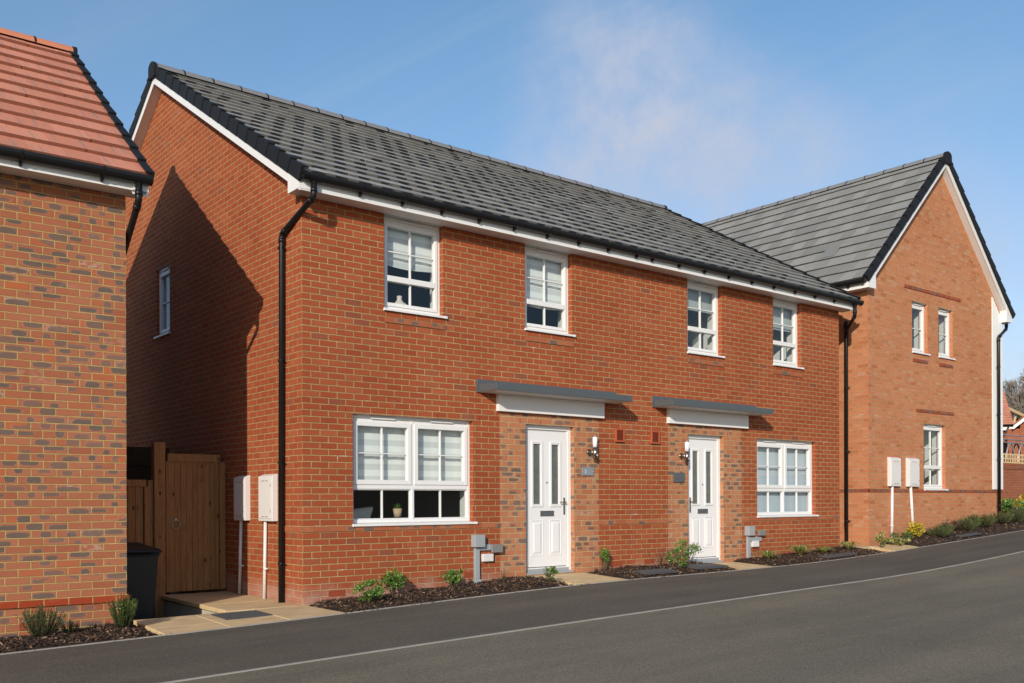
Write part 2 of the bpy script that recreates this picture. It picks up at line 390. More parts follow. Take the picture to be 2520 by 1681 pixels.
def chip():
    m, nt, b = mat('bark_chips'); g = N(nt)
    c = g.ramp(g.attr(), [(0, (.014, .007, .004)), (.45, (.045, .022, .013)), (.78, (.125, .062, .034)), (.92, (.25, .14, .08)), (1, (.45, .31, .20))])
    g.put(b.inputs['Base Color'], g.mix(g.noise(g.obj(), 60., 3.), g.mix(1., c, (.6, .6, .6, 1), 'MULTIPLY'), c)); b.inputs['Roughness'].default_value = .9; return m
M_chip = chip()
def leaf(name, stops, tr=.25):
    m, nt, b = mat(name); g = N(nt)
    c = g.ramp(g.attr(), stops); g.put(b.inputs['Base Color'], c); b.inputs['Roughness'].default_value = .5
    t = g.n('ShaderNodeBsdfTranslucent'); g.put(t.inputs[0], c)
    mx = g.n('ShaderNodeMixShader'); mx.inputs[0].default_value = tr
    out = [x for x in nt.nodes if x.type == 'OUTPUT_MATERIAL'][0]
    g.put(mx.inputs[1], b.outputs[0]); g.put(mx.inputs[2], t.outputs[0]); g.put(out.inputs[0], mx.outputs[0]); return m
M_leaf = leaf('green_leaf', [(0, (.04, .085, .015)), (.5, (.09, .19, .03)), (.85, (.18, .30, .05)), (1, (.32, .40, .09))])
M_ever = leaf('rosemary_leaf', [(0, (.035, .08, .022)), (.6, (.11, .18, .045)), (1, (.26, .28, .09))])
M_yel = leaf('yellow_leaf', [(0, (.20, .20, .02)), (.5, (.50, .38, .02)), (1, (.70, .55, .06))])
M_var = leaf('variegated_leaf', [(0, (.08, .14, .03)), (.45, (.28, .30, .07)), (.8, (.50, .44, .14)), (1, (.62, .55, .28))])
M_purp = leaf('purple_leaf', [(0, (.04, .022, .02)), (1, (.13, .075, .055))])
M_stem = plain('stem_bark', (.10, .07, .045), .9, .3, 30.)
M_tree = plain('winter_bark', (.27, .22, .18), .95, .25, 4.)
M_earth = plain('rough_earth', (.10, .085, .05), 1., .3, .8)
# ------------------------------------------------------------------ ground profiles (metres)
TA = [(-60, -2.6), (-10, -1.12), (-3.3, -.938), (-1.9, -.902), (-.6, -.867), (.08, -.839), (1.6, -.785), (2.6, -.754), (4, -.718), (5.64, -.710), (6.96, -.70), (7.9, -.69), (9.4, -.656), (11.2, -.577), (13.45, -.468), (16.5, -.311), (24, .05), (60, 2.0), (200, 6.)]
TB = [(-60, -2.5), (-10, -1.12), (-2.7, -.914), (-.74, -.856), (1.63, -.796), (4.95, -.717), (6.94, -.675), (8.16, -.625), (9.47, -.561), (10.85, -.478), (13.5, -.32), (16.5, -.14), (24, .3), (60, 2.4), (200, 7.)]
TM = [(-60, -2.5), (-10, -1.1), (-3.1, -.96), (-1.95, -.885), (0, -.83), (1, -.80), (2.5, -.735), (3.1, -.67), (4.8, -.655), (6.6, -.65), (8.2, -.64), (9.5, -.60), (11, -.51), (12.6, -.42), (13.4, -.34), (15, -.24), (17.3, -.1), (24, .05), (60, 2.)]
def sm(x, T): return sum(interp(x + d, T) for d in (-.8, -.4, 0, .4, .8)) / 5
YE, YK = -.95, -3.35
def zs(x, y):
    if y >= YE: t = min(1, (y - YE) / -YE); return sm(x, TA) * (1 - t) + sm(x, TM) * t
    if y >= YK: t = (y - YE) / (YK - YE); return sm(x, TA) * (1 - t) + sm(x, TB) * t
    return sm(x, TB)
def xsteps(a, b):
    r = [a]; 
    while r[-1] < b - 1e-6: r.append(min(b, r[-1] + (.4 if -12 < r[-1] < 30 else 4.)))
    return r
def sheet(name, xs, ys, zf, m, thick=0):
    mb = MB()
    for x0, x1 in zip(xs, xs[1:]):
        for y0, y1 in zip(ys, ys[1:]):
            mb.quad([(x0, y0, zf(x0, y0)), (x1, y0, zf(x1, y0)), (x1, y1, zf(x1, y1)), (x0, y1, zf(x0, y1))], 0, True)
        if thick:
            y0, y1 = ys[0], ys[-1]
            for y in (y0, y1): mb.quad([(x0, y, zf(x0, y) - thick), (x1, y, zf(x1, y) - thick), (x1, y, zf(x1, y)), (x0, y, zf(x0, y))])
    if thick:
        for x in (xs[0], xs[-1]):
            for y0, y1 in zip(ys, ys[1:]): mb.quad([(x, y0, zf(x, y0) - thick), (x, y1, zf(x, y1) - thick), (x, y1, zf(x, y1)), (x, y0, zf(x, y0))])
    return mb.build(name, m, fixn=not thick == 0)
def tostruct(o): o['kind'] = 'structure'; return o
gx = [-900, -300, -120, -60, -40, -20, -10, -5, -2, 0, 3, 6, 9, 12, 15, 18, 24, 30, 45, 60, 100, 200, 500, 1200]
gy = [-900, -300, -100, -40, -20, -10, -3.5, -1, 0, .5, 5, 10, 15, 20, 40, 80, 200, 500, 1200]
tostruct(sheet('ground', gx, gy, lambda x, y: zs(x, max(y, -3.4)) - .33 + (0.0 if y < 12 else 0), M_earth))
tostruct(sheet('footway', xsteps(-60, 120), [YE - .045, -1.6, -2.4, YK + .052], zs, M_pave))
tostruct(sheet('road', xsteps(-60, 120), [YK - .002, -5, -7, -9.2], zs, M_road))
tostruct(sheet('far_footway', xsteps(-60, 120), [-9.26, -13], lambda x, y: zs(x, y) + .02, M_pave))
tostruct(sheet('edging', xsteps(-60, 60), [YE - .004, YE - .046], lambda x, y: zs(x, y) + .006, M_kerb, .1))
tostruct(sheet('road_edging', xsteps(-60, 60), [YK + .045, YK + .002], lambda x, y: zs(x, y) + .005, M_kerb, .1))
# ------------------------------------------------------------------ stone paths
def slabs(name, x0, x1, y0, y1, nx, ny, zf, th=.05, gap=.008):
    mb = MB()
    for i in range(nx):
        for j in range(ny):
            a, b = x0 + (x1 - x0) * i / nx + gap / 2, x0 + (x1 - x0) * (i + 1) / nx - gap / 2
            c, d = y0 + (y1 - y0) * j / ny + gap / 2, y0 + (y1 - y0) * (j + 1) / ny - gap / 2
            e = R.uniform(-.002, .002)
            z = [zf(p, q) + e for p, q in ((a, c), (b, c), (b, d), (a, d))]
            mb.hexa([(a, c, z[0] - th), (b, c, z[1] - th), (b, d, z[2] - th), (a, d, z[3] - th), (a, c, z[0]), (b, c, z[1]), (b, d, z[2]), (a, d, z[3])])
    o = mb.build(name, M_stone, bevel=.006); o['kind'] = 'structure'; return o
PATHZ = lambda x, y: (-.836 + .008 * x) + (sm(x, TA) + .004 - (-.836 + .008 * x)) * max(0, min(1, -y / .95))
slabs('side_path', -1.9, .04, YE + .003, .02, 3, 1, lambda x, y: PATHZ(x, y))
slabs('raised_path', -.88, -.02, .03, 2.2, 1, 3, lambda x, y: -.834 + .006 * y)
mb = MB(); mb.box(-.84, -.02, .03, 2.9, -1.3, -.895); tostruct(mb.build('path_edge_wall', M_conc))
mb = MB(); mb.box(-1.88, -.02, -.9, .0, -1.3, -.935); tostruct(mb.build('path_base', M_conc))
slabs('door_path', 3.42, 4.42, YE + .003, -.005, 1, 1, lambda x, y: -.672 + (y) * .05)
slabs('door_path', 6.86, 7.80, YE + .003, -.005, 1, 1, lambda x, y: -.662 + (y) * .045)
slabs('gap_path', 11.06, 11.80, -.42, 3.5, 1, 4, lambda x, y: -.515 + .012 * y)
slabs('gap_path', 11.25, 12.2, YE + .003, -.43, 1, 1, lambda x, y: -.505 + (y + .43) * .12 + (x - 11.2) * .03)
# ------------------------------------------------------------------ buildings
I_ = lambda a, b, c: (a, b, c)
SIDE = lambda a, b, c: (b, -a, c)
def wall(mb, u0, u1, z0, z1, holes, th=.3, fm=0, pm=1, rev=.1, cut=()):
    """holes: (a, b, z0, z1) openings with reveals; cut: left out without reveals"""
    us = sorted({u0, u1, *[h[0] for h in holes], *[h[1] for h in holes], *[h[0] for h in cut], *[h[1] for h in cut]})
    zz = sorted({z0, z1, *[h[2] for h in holes], *[h[3] for h in holes], *[h[2] for h in cut], *[h[3] for h in cut]})
    us = [u for u in us if u0 <= u <= u1]; zz = [z for z in zz if z0 <= z <= z1]
    inside = lambda L, x, z: any(h[0] < x < h[1] and h[2] < z < h[3] for h in L)
    for a, b in zip(us, us[1:]):
        for c, d in zip(zz, zz[1:]):
            x, z = (a + b) / 2, (c + d) / 2
            if inside(holes, x, z) or inside(cut, x, z): continue
            mb.quad([(a, 0, c), (b, 0, c), (b, 0, d), (a, 0, d)], fm); mb.quad([(a, th, c), (b, th, c), (b, th, d), (a, th, d)], pm)
    for a, b, c, d in holes:
        for y0, y1, m_ in ((0, rev, fm), (rev, th, pm)):
            mb.quad([(a, y0, c), (a, y1, c), (a, y1, d), (a, y0, d)], m_); mb.quad([(b, y0, c), (b, y1, c), (b, y1, d), (b, y0, d)], m_)
            mb.quad([(a, y0, d), (b, y0, d), (b, y1, d), (a, y1, d)], m_ if m_ == pm else pm); mb.quad([(a, y0, c), (b, y0, c), (b, y1, c), (a, y1, c)], m_)
def window(P, u0, u1, z0, z1, M=I_, kind='single', blind=None, d=.075, sillz=.03, half=None, blab=None):
    w = u1 - u0; fr = MB(M); F = .042
    y0, y1 = d, d + .07
    fr.frame(u0, u1, z0, z1, F, y0, y1)
    gl = MB(M); bars = MB(M)
    cols = [(u0 + F, u1 - F)] if kind != 'double' else [(u0 + F, (u0 + u1) / 2 - .02), ((u0 + u1) / 2 + .02, u1 - F)]
    if kind == 'double': fr.box((u0 + u1) / 2 - .02, (u0 + u1) / 2 + .02, y0, y1, z0 + F, z1 - F)
    tr = z0 + (z1 - z0) * .335 if kind != 'slim' else None
    vent_h = .035
    fr.box(u0 + F, u1 - F, y0 + .004, y1, z1 - F - vent_h, z1 - F)
    ztop = z1 - F - vent_h
    for a, b in cols:
        if tr:
            fr.box(a, b, y0, y1, tr - .028, tr + .028) if kind != 'single' else None
            if kind == 'single':  # full-height sash with a rail
                fr.frame(a, b, z0 + F, ztop, .044, y0 - .012, y1 - .01)
                fr.box(a + .044, b - .044, y0 - .016, y1 - .01, tr - .036, tr + .036)
                panes = [(a + .044, b - .044, tr + .036, ztop - .044, 1), (a + .044, b - .044, z0 + F + .044, tr - .036, 0)]
            else:
                fr.frame(a, b, tr + .028, ztop, .058, y0 - .012, y1 - .01)
                panes = [(a + .058, b - .058, tr + .086, ztop - .058, 1), (a, b, z0 + F, tr - .028, 0)]
                for q in (.012,): fr.frame(a, b, z0 + F, tr - .028, q, y0 + .012, y1 - .012)
        else:
            fr.frame(a, b, z0 + F, ztop, .044, y0 - .012, y1 - .01)
            panes = [(a + .044, b - .044, z0 + F + .044, ztop - .044, 2)]
        for p, q, r_, s_, full in panes:
            gl.quad([(p, y0 + .03, r_), (q, y0 + .03, r_), (q, y0 + .03, s_), (p, y0 + .03, s_)])
            c = (p + q) / 2
            if full != 2: bars.box(c - .0065, c + .0065, y0 + .012, y0 + .05, r_, s_)
            if full:
                h = (r_ + s_) / 2
                bars.box(p, c - .0065, y0 + .012, y0 + .05, h - .0065, h + .0065) if full != 2 else bars.box(p, q, y0 + .012, y0 + .05, h - .0065, h + .0065)
                if full != 2: bars.box(c + .0065, q, y0 + .012, y0 + .05, h - .0065, h + .0065)
    o = fr.build('window', M_pvc, P, bevel=.005)
    gl.build('window_glass', M_glass, o); bars.build('glazing_bars', M_pvc, o)
    tv = MB(M)
    for a, b in cols:
        c = (a + b) / 2; tv.box(c - .17 if w > .7 else c - .13, c + .17 if w > .7 else c + .13, y0 - .022, y0 + .004, z1 - .045, z1 - .027)
    tv.build('trickle_vent', M_pvc, o)
    si = MB(M)
    if z0 > -9:
        si.hexa([(u0 - .0, d + .02, z0 - .034), (u1, d + .02, z0 - .034), (u1, d + .02, z0 - .001), (u0, d + .02, z0 - .001),
                 (u0, -.035, z0 - .038), (u1, -.035, z0 - .038), (u1, -.035, z0 - .010), (u0, -.035, z0 - .010)])
        si.box(u0 - .018, u0 - .001, -.038, -.003, z0 - .040, z0 - .008); si.box(u1 + .001, u1 + .045, -.038, -.003, z0 - .040, z0 - .008)
        si.build('sill', M_pvc, o, bevel=.003)
    if blind:
        bm_, frac = blind
        bl = MB(M); zb = z1 - (z1 - z0) * frac; n = 10
        ins = .012
        for i in range(n):
            a, b = u0 + ins + (w - 2 * ins) * i / n, u0 + ins + (w - 2 * ins) * (i + 1) / n
            sag = lambda x: -.03 * math.sin((x - u0) / w * math.pi) if half == 'sag' else 0
            wv = lambda x: d + .115 + .004 * math.sin(x * 17)
            bl.quad([(a, wv(a), zb + sag(a)), (b, wv(b), zb + sag(b)), (b, wv(b), z1), (a, wv(a), z1)], 0, True)
            if frac < .97: bl.quad([(a, wv(a) - .012, zb + sag(a) - .022), (b, wv(b) - .012, zb + sag(b) - .022), (b, wv(b) - .012, zb + sag(b) + .004), (a, wv(a) - .012, zb + sag(a) + .004)])
        bl.build('blind', bm_, o, label=blab, fixn=False)
    return o
def front_door(P, u0, u1, z0, z1, hinge):
    fr = MB(); d = .07
    fr.frame(u0, u1, z0 + .03, z1, .06, d, d + .07); fr.frame(u0 + .06, u1 - .06, z0 + .03, z1 - .06, .016, d + .02, d + .05)
    o = fr.build('front_door', M_pvc, P, bevel=.005)
    a, b = u0 + .078, u1 - .078; c0, c1 = z0 + .10, z1 - .078
    lf = MB(); y = d + .012
    w = b - a; gw = .15; gx_ = [a + w * .255 - gw / 2, a + w * .715 - gw / 2]; gt, gb = c1 - .175, c0 + (c1 - c0) * .457
    cut = [(x, x + gw, gb, gt) for x in gx_]
    us = sorted({a, b, *[q for c in cut for q in c[:2]]}); zz = [c0, gb, gt, c1]
    for p, q in zip(us, us[1:]):
        for r_, s_ in zip(zz, zz[1:]):
            if r_ == gb and any(c[0] <= p and q <= c[1] for c in cut): continue
            lf.quad([(p, y, r_), (q, y, r_), (q, y, s_), (p, y, s_)])
    lf.box(a, b, y + .03, y + .045, c0, c1)
    for c in cut:
        lf.frame(c[0] - .028, c[1] + .028, c[2] - .03, c[3] + .03, .024, y - .012, y - .0005); lf.frame(c[0] - .004, c[1] + .004, c[2] - .004, c[3] + .004, .012, y - .008, y + .02)
    # raised lower panels
    pt, pb = gb - .215, c0 + .155
    for x in gx_:
        p, q = x - .035, x + gw + .035
        lf.frame(p, q, pb, pt, .012, y - .006, y - .0005)
        lf.hexa([(p + .025, y - .0006, pb + .025), (q - .025, y - .0006, pb + .025), (q - .025, y - .0006, pt - .025), (p + .025, y - .0006, pt - .025),
                 (p + .055, y - .010, pb + .055), (q - .055, y - .010, pb + .055), (q - .055, y - .010, pt - .055), (p + .055, y - .010, pt - .055)])
    lf.build('door_leaf', M_door, o, bevel=.002)
    g = MB()
    for c in cut: g.quad([(c[0], y + .016, c[2]), (c[1], y + .016, c[2]), (c[1], y + .016, c[3]), (c[0], y + .016, c[3])])
    g.build('door_glass', M_obs, o, fixn=False)
    lp = MB(); m_ = (a + b) / 2 + .0
    lp.frame(m_ - .125, m_ + .125, gb - .16, gb - .085, .009, y - .010, y - .001, 1); lp.box(m_ - .116, m_ + .116, y - .007, y - .001, gb - .151, gb - .094, 0)
    lp.build('letter_plate', [M_slate, M_steel], o)
    h = MB(); hx = b - .05 if hinge == 'left' else a + .05; sgn = -1 if hinge == 'left' else 1
    h.box(hx - .014, hx + .014, y - .012, y - .001, gb - .14, gb + .10); h.tube([(hx, y - .012, gb + .035), (hx, y - .055, gb + .035)], .009, 8)
    h.tube([(hx, y - .05, gb + .035), (hx + sgn * .11, y - .05, gb + .035)], .009, 8)
    h.build('door_handle', M_steel, o)
    sp = MB(); sp.tube([(m_, y - .008, c1 - .72 + .0), (m_, y, c1 - .72)], .012, 10); sp.build('spyhole', M_slate, o)
    th = MB(); th.box(u0 + .002, u1 - .002, d - .05, d + .07, z0 + .002, z0 + .029); th.box(u0 + .06, u1 - .06, d - .012, d + .06, z0 + .03, z0 + .075); th.build('threshold', M_gasg, o)
    return o
def roof_slope(mb, P0, ux, us, L, SL, ga=.335, tw=.30, t=.03, rnd=R, shift=.5, broken=True):
    """P0: eaves start; ux unit along eaves; us unit up the slope"""
    P0, ux, us = Vector(P0), Vector(ux), Vector(us); nn = ux.cross(us).normalized()
    if nn.z < 0: nn = -nn
    rows = int(SL / ga + .999); 
    for r_ in range(rows):
        s0 = r_ * ga; s1 = min(SL, s0 + ga + .02)
        if s1 - s0 < .05: continue
        x = -(tw * shift if (broken and r_ % 2) else 0); k = 0
        while x < L - 1e-4:
            a, b = max(0, x) + .0015, min(L, x + tw) - .0015
            x += tw
            if b - a < .02: continue
            rr = rnd.random(); e = rnd.uniform(-.0022, .0022); sj = rnd.uniform(-.004, .004)
            pts = []
            for hh0, hh1 in ((0, -.01), (t + e, .004 + e)):
                for aa, ss, hh in ((a, s0 + sj, hh0), (b, s0 + sj, hh0), (b, s1, hh1), (a, s1, hh1)):
                    pts.append(tuple(P0 + ux * aa + us * ss + nn * hh))
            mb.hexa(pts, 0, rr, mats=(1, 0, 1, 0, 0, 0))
def verge(mb, P0, us, out, SL, ga=.335, skirt=.175, top=.07, t=.052, lap=.03):
    """stepped dry-verge units up a slope; out = unit vector out of the gable"""
    P0, us, out = Vector(P0), Vector(us), Vector(out); nn = us.cross(out).normalized()
    if nn.z < 0: nn = -nn
    for r_ in range(int(SL / ga + .999)):
        s0 = r_ * ga - .012; s1 = min(SL, s0 + ga + lap)
        hi = t + .012; lo = hi - .022
        def Q(o_, s_, h): return tuple(P0 + out * o_ + us * s_ + nn * h)
        mb.hexa([Q(.018, s0, hi - skirt), Q(.010, s1, lo - skirt + .02), Q(-.012, s1, lo - skirt + .02), Q(-.012, s0, hi - skirt), Q(.018, s0, hi), Q(.010, s1, lo), Q(-.012, s1, lo), Q(-.012, s0, hi)])
        mb.hexa([Q(-.0125, s0, hi - .018), Q(-.0125, s1, lo - .015), Q(-top, s1, lo - .015), Q(-top, s0, hi - .018), Q(-.0125, s0, hi), Q(-.0125, s1, lo), Q(-top, s1, lo), Q(-top, s0, hi)])
def ridge(P, p0, p1, m, r=.115, seg=.45, clipm=None, pitch=.6):
    p0, p1 = Vector(p0), Vector(p1); d = (p1 - p0); L = d.length; d.normalize(); side = Vector((-d.y, d.x, 0))
    mb, cl = MB(), MB(); n = int(L / seg + .5); sg = L / n
    prof = [(-.125, -.075), (-.095, -.02), (-.05, .022), (0, .038), (.05, .022), (.095, -.02), (.125, -.075)]
    for i in range(n):
        e = R.uniform(-.003, .003)
        for tgt, a, b, off in ((mb, i * sg + .006, (i + 1) * sg - .006, 0), (cl, (i + 1) * sg - .012, (i + 1) * sg + .012, .007)):
            if tgt is cl and i == n - 1: continue
            for (q0, h0), (q1, h1) in zip(prof, prof[1:]):
                A = [p0 + d * a + side * q0 * (1 + off) + Vector((0, 0, h0 + off + e)), p0 + d * b + side * q0 * (1 + off) + Vector((0, 0, h0 + off + e)), p0 + d * b + side * q1 * (1 + off) + Vector((0, 0, h1 + off + e)), p0 + d * a + side * q1 * (1 + off) + Vector((0, 0, h1 + off + e))]
                tgt.quad([tuple(q) for q in A], 0, False)
    o = mb.build('ridge_tiles', m, P, fixn=False); cl.build('ridge_union', M_verge, o, fixn=False); return o
def endcap(P, c, out, r=.13, h=.20, parent_name='ridge_end_cap'):
    c, out = Vector(c), Vector(out); side = Vector((-out.y, out.x, 0)); mb = MB()
    pr = [(-r, -h)] + [(-r * math.cos(a), r * .62 * math.sin(a) - .045) for a in [math.pi * k / 10 for k in range(11)]] + [(r, -h)]
    a = [c + side * q + Vector((0, 0, z)) for q, z in pr]; b = [x + out * .045 for x in a]
    mb.quad([tuple(x) for x in b]); mb.quad([tuple(x) for x in reversed(a)])
    for i in range(len(pr)): j = (i + 1) % len(pr); mb.quad([tuple(a[i]), tuple(a[j]), tuple(b[j]), tuple(b[i])])
    return mb.build(parent_name, M_verge, P)
def gutter(P, a, b, yc, zt, brk, r=.057, axis='x', sgn=-1, lab=None):
    """half-round run from a to b; yc its centre line, zt its top"""
    mb = MB(); n = 12
    pr = [(yc + (r) * math.cos(math.pi + math.pi * k / n), zt - .012 + (r + .012) * math.sin(math.pi + math.pi * k / n)) for k in range(n + 1)]
    pi_ = [(yc + (r - .004) * math.cos(math.pi + math.pi * k / n), zt - .012 + (r + .008) * math.sin(math.pi + math.pi * k / n)) for k in range(n + 1)]
    prof = [(yc - r, zt)] + pr + [(yc + r, zt)] + [(yc + r - .004, zt)] + pi_[::-1] + [(yc - r + .004, zt)]
    mb.sweep(prof, a, b, axis, 0, True)
    o = mb.build('gutter', M_black, P, label=lab)
    cp = MB()
    for e in (a, b):
        q = 1 if e == b else -1
        cp.sweep([(yc - r - .004, zt + .004)] + [(yc + (r + .004) * math.cos(math.pi + math.pi * k / n), zt - .012 + (r + .016) * math.sin(math.pi + math.pi * k / n)) for k in range(n + 1)] + [(yc + r + .004, zt + .004)], e + q * .003, e - q * .03, axis, 0)
    cp.build('gutter_end', M_black, o)
    for x in brk:
        g = MB(); s_ = sgn
        w = .011
        pts = [(yc + s_ * (r + .006), zt + .004), (yc + s_ * (r + .006), zt - .02), (yc + s_ * .045, zt - .066), (yc, zt - .084), (yc - s_ * .02, zt - .115), (yc - s_ * (r - .002), zt - .125), (yc - s_ * (r - .002), zt - .03), (yc - s_ * .035, zt - .062), (yc, zt - .074), (yc + s_ * .040, zt - .055), (yc + s_ * (r + .002), zt - .015), (yc + s_ * (r + .002), zt + .004)]
        g.sweep(pts, x - w, x + w, axis); g.build('gutter_bracket', M_black, o)
    return o
def pipe(P, pts, clips, r=.034, side=(1, 0, 0), lab=None, m=None, nm='downpipe', toe=.05):
    m = m or M_black
    mb = MB(); V = [Vector(p) for p in pts]; path = [V[0]]
    for k in range(1, len(V) - 1):   # rounded elbows
        a = (V[k - 1] - V[k]).normalized(); b = (V[k + 1] - V[k]).normalized()
        for t in (0, .25, .5, .75, 1): path.append(V[k] + a * .045 * (1 - t) ** 2 + b * .045 * t ** 2)
    path.append(V[-1]); mb.tube(path, r, 14)
    o = mb.build(nm, m, P, label=lab)
    for k in range(1, len(V) - 1):
        a = (V[k - 1] - V[k]).normalized(); b = (V[k + 1] - V[k]).normalized(); s_ = MB()
        for q in (a, b): s_.tube([V[k] + q * .05, V[k] + q * .10], r + .005, 14)
        s_.build('pipe_collar', m, o)
    sd = Vector(side)
    for x, y, z in clips:
        c = MB(); c.tube([(x, y, z - .012), (x, y, z + .012)], r + .006, 14); p = Vector((x, y, z))
        up = Vector((0, 0, .012)); pr = Vector((-sd.y, sd.x, 0)) * .012
        a0 = p + sd * r; a1 = p + sd * (r + toe)
        c.hexa([tuple(q) for q in (a0 - pr - up, a1 - pr - up * .3, a1 + pr - up * .3, a0 + pr - up, a0 - pr + up * .5, a1 - pr + up * .5, a1 + pr + up * .5, a0 + pr + up * .5)])
        c.build('pipe_clip', m, o)
    return o
def meterbox(P, u0, u1, z0, z1, M, dp=.075, nm='meter_box', lab=None):
    mb = MB(M); mb.hexa([(u0, -dp, z0), (u1, -dp, z0), (u1, 0, z0), (u0, 0, z0), (u0, -dp, z1 - .03), (u1, -dp, z1 - .03), (u1, 0, z1), (u0, 0, z1)])
    o = mb.build(nm, M_box, P, bevel=.006, label=lab)
    d = MB(M); d.box(u0 + .02, u1 - .02, -dp - .008, -dp - .001, z0 + .03, z1 - .055); dd = d.build('meter_door', M_box, o, bevel=.003)
    v = MB(M); c = (u0 + u1) / 2
    for z in (z0 + .055, z1 - .085):
        for s_ in (-1, 1): v.box(c + s_ * .05 - .035, c + s_ * .05 + .035, -dp - .0115, -dp - .0085, z - .004, z + .004)
    for z in (z0 + .12, z1 - .14): v.box(u1 - .035, u1 - .027, -dp - .0125, -dp - .0085, z - .018, z + .018)
    v.build('vent_slots', M_gask, dd)
    return o
def airbrick(P, u0, z0, M=I_, w=.215, h=.065, m=None):
    mb = MB(M); mb.box(u0, u0 + w, -.004, -.001, z0, z0 + h, 1)
    for i in range(6): mb.box(u0, u0 + w, -.009, -.0045, z0 + h * i / 5 - (.0 if i else -.0) - .002, z0 + h * i / 5 + .003, 0)
    for i in range(9): mb.box(u0 + w * i / 8 - .003, u0 + w * i / 8 + .003, -.008, -.0042, z0, z0 + h, 0)
    mb.build('air_brick', [M_terra, M_terrad], P)
# ============================================================ the pair of brick houses
W = 10.965; HB = 4.55; ZS = 3.885; PM = .59; ZG = -.83
A = thing('brick_house_pair', 'long red brick house pair with grey tiled roof and two grey door canopies', 'house', (0, 0, ZG), (0, 0, -ZG))
UP = [(1.105, 1.98), (3.345, 4.212), (6.697, 7.55), (8.942, 9.765)]
GW = [(.662, 2.448), (8.475, 10.198)]
BF = [(2.89, 4.722), (6.225, 8.062)]; DR = [(3.345, 4.243), (6.705, 7.582)]
GZ = (.098, 1.412); UZ = (2.735, ZS - .002); BFZ = 1.5495; DZ = (-.662, 1.414)
mb = MB()
holes = [(a, b, UZ[0] - .041, UZ[1]) for a, b in UP] + [(a, b, GZ[0] - .041, GZ[1]) for a, b in GW]
wall(mb, 0, W, -1.2, ZS, holes, cut=[(a, b, -1.2, BFZ) for a, b in BF])
# gable walls as polygons with reveals for the small side window
sw = (-4.94, -4.335, 2.93, 3.96)
ms = MB(SIDE); ms.v, ms.f, ms.m, ms.sm, ms.r = mb.v, mb.f, mb.m, mb.sm, mb.r
zt = lambda y: 4.058 + PM * .31 - .10 + PM * (min(y, 2 * HB - y))
wall(ms, -2 * HB, 0, -1.2, 3.96, [(sw[0], sw[1], sw[2] - .041, sw[3])], rev=.12)
ms.quad([(0, 0, 3.96), (0, 0, zt(0)), (-HB, 0, zt(HB)), (-2 * HB, 0, zt(0)), (-2 * HB, 0, 3.96)])
mb.quad([(W, 0, -1.2), (W, 0, zt(0)), (W, HB, zt(HB)), (W, 2 * HB, zt(0)), (W, 2 * HB, -1.2)])
mb.quad([(0, 2 * HB, -1.2), (W, 2 * HB, -1.2), (W, 2 * HB, ZS), (0, 2 * HB, ZS)])
mb.build('wall', [M_red, M_plas], A, fixn=False)
for (a, b), (da, db) in zip(BF, DR):
    s_ = MB(); wall(s_, a, b, -1.2, BFZ, [(da, db, DZ[0], DZ[1])]); s_.build('doorway_surround', [M_buff, M_plas], A, fixn=False, label='blotchy buff and grey brick panel around the door')
# plinth course and sill courses
pc = MB()
for a, b in ((0, BF[0][0]), (BF[0][1], BF[1][0]), (BF[1][1], W)): pc.box(a, b, -.012, -.0005, .006, .070)
pc.box(-.012, -.0005, -.012, .44, .006, .070); pc.build('plinth_course', M_plc, A, label='slightly proud course of mottled brick')
for a, b in UP:
    s_ = MB(); s_.box(a + .0, b + .03, -.014, -.0005, 2.555, 2.625); s_.build('sill_course', M_plc, A)
# cavity weep vents, red
wv = MB()
for a, b in GW + DR:
    for k in range(4):
        x = a - .1 + (b - a + .2) * k / 3; wv.box(x - .004, x + .004, -.003, .004, 1.42, 1.485)
wv.build('weep_vents', plain('red_plastic', (.32, .02, .015), .6), A)
mj = MB(); mj.box(5.450, 5.457, -.004, -.0005, -1.0, ZS); mj.build('movement_joint', M_mort, A)
# interiors
it = MB()
it.box(.32, W - .32, .32, 4.3, -.7, -.66); it.box(.32, W - .32, .32, 4.3, 1.98, 2.25, 0)
it.quad([(.3, 4.3, -.7), (W - .3, 4.3, -.7), (W - .3, 4.3, ZS + .1), (.3, 4.3, ZS + .1)])
it.box(.3, W - .3, .3, 4.3, ZS + .01, ZS + .06)
for x in (2.75, 3.15, 5.45, 6.4, 8.2): it.box(x - .05, x + .05, .31, 4.29, -.65, 1.97)
for x in (2.8, 5.45, 8.1): it.box(x - .05, x + .05, .31, 4.29, 2.26, ZS)
for x in (.31, W - .31): it.quad([(x, .3, -.7), (x, 4.3, -.7), (x, 4.3, ZS), (x, .3, ZS)])
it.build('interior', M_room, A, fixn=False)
wi = MB(); wi.box(7.75, 7.79, .31, 1.5, 2.26, ZS - .005); wi.box(9.95, 9.99, .31, 1.6, 2.26, ZS - .005)
wi.box(6.25, 7.74, 1.5, 1.54, 2.26, ZS - .005)
wi.build('partition', M_plas, A)
# windows and doors
window(A, *UP[0], *UZ, blind=(M_zeb, .47), half='sag', blab='white blind pulled halfway down')
window(A, *UP[1], *UZ, blind=(M_zeb, .66), half='sag')
window(A, *UP[2], *UZ, blind=(M_roller, .36)); window(A, *UP[3], *UZ, blind=(M_roller, .42))
window(A, *GW[0], *GZ, kind='double', blind=(M_zeb, .665), blab='white striped blind over the upper panes'); window(A, *GW[1], *GZ, kind='double', blind=(M_net, .985), blab='pale blue blind covering the whole window')
window(A, *sw, M=SIDE, kind='slim', d=.05, blind=(M_net, .985))
front_door(A, *DR[0], *DZ, 'left'); front_door(A, *DR[1], *DZ, 'right')
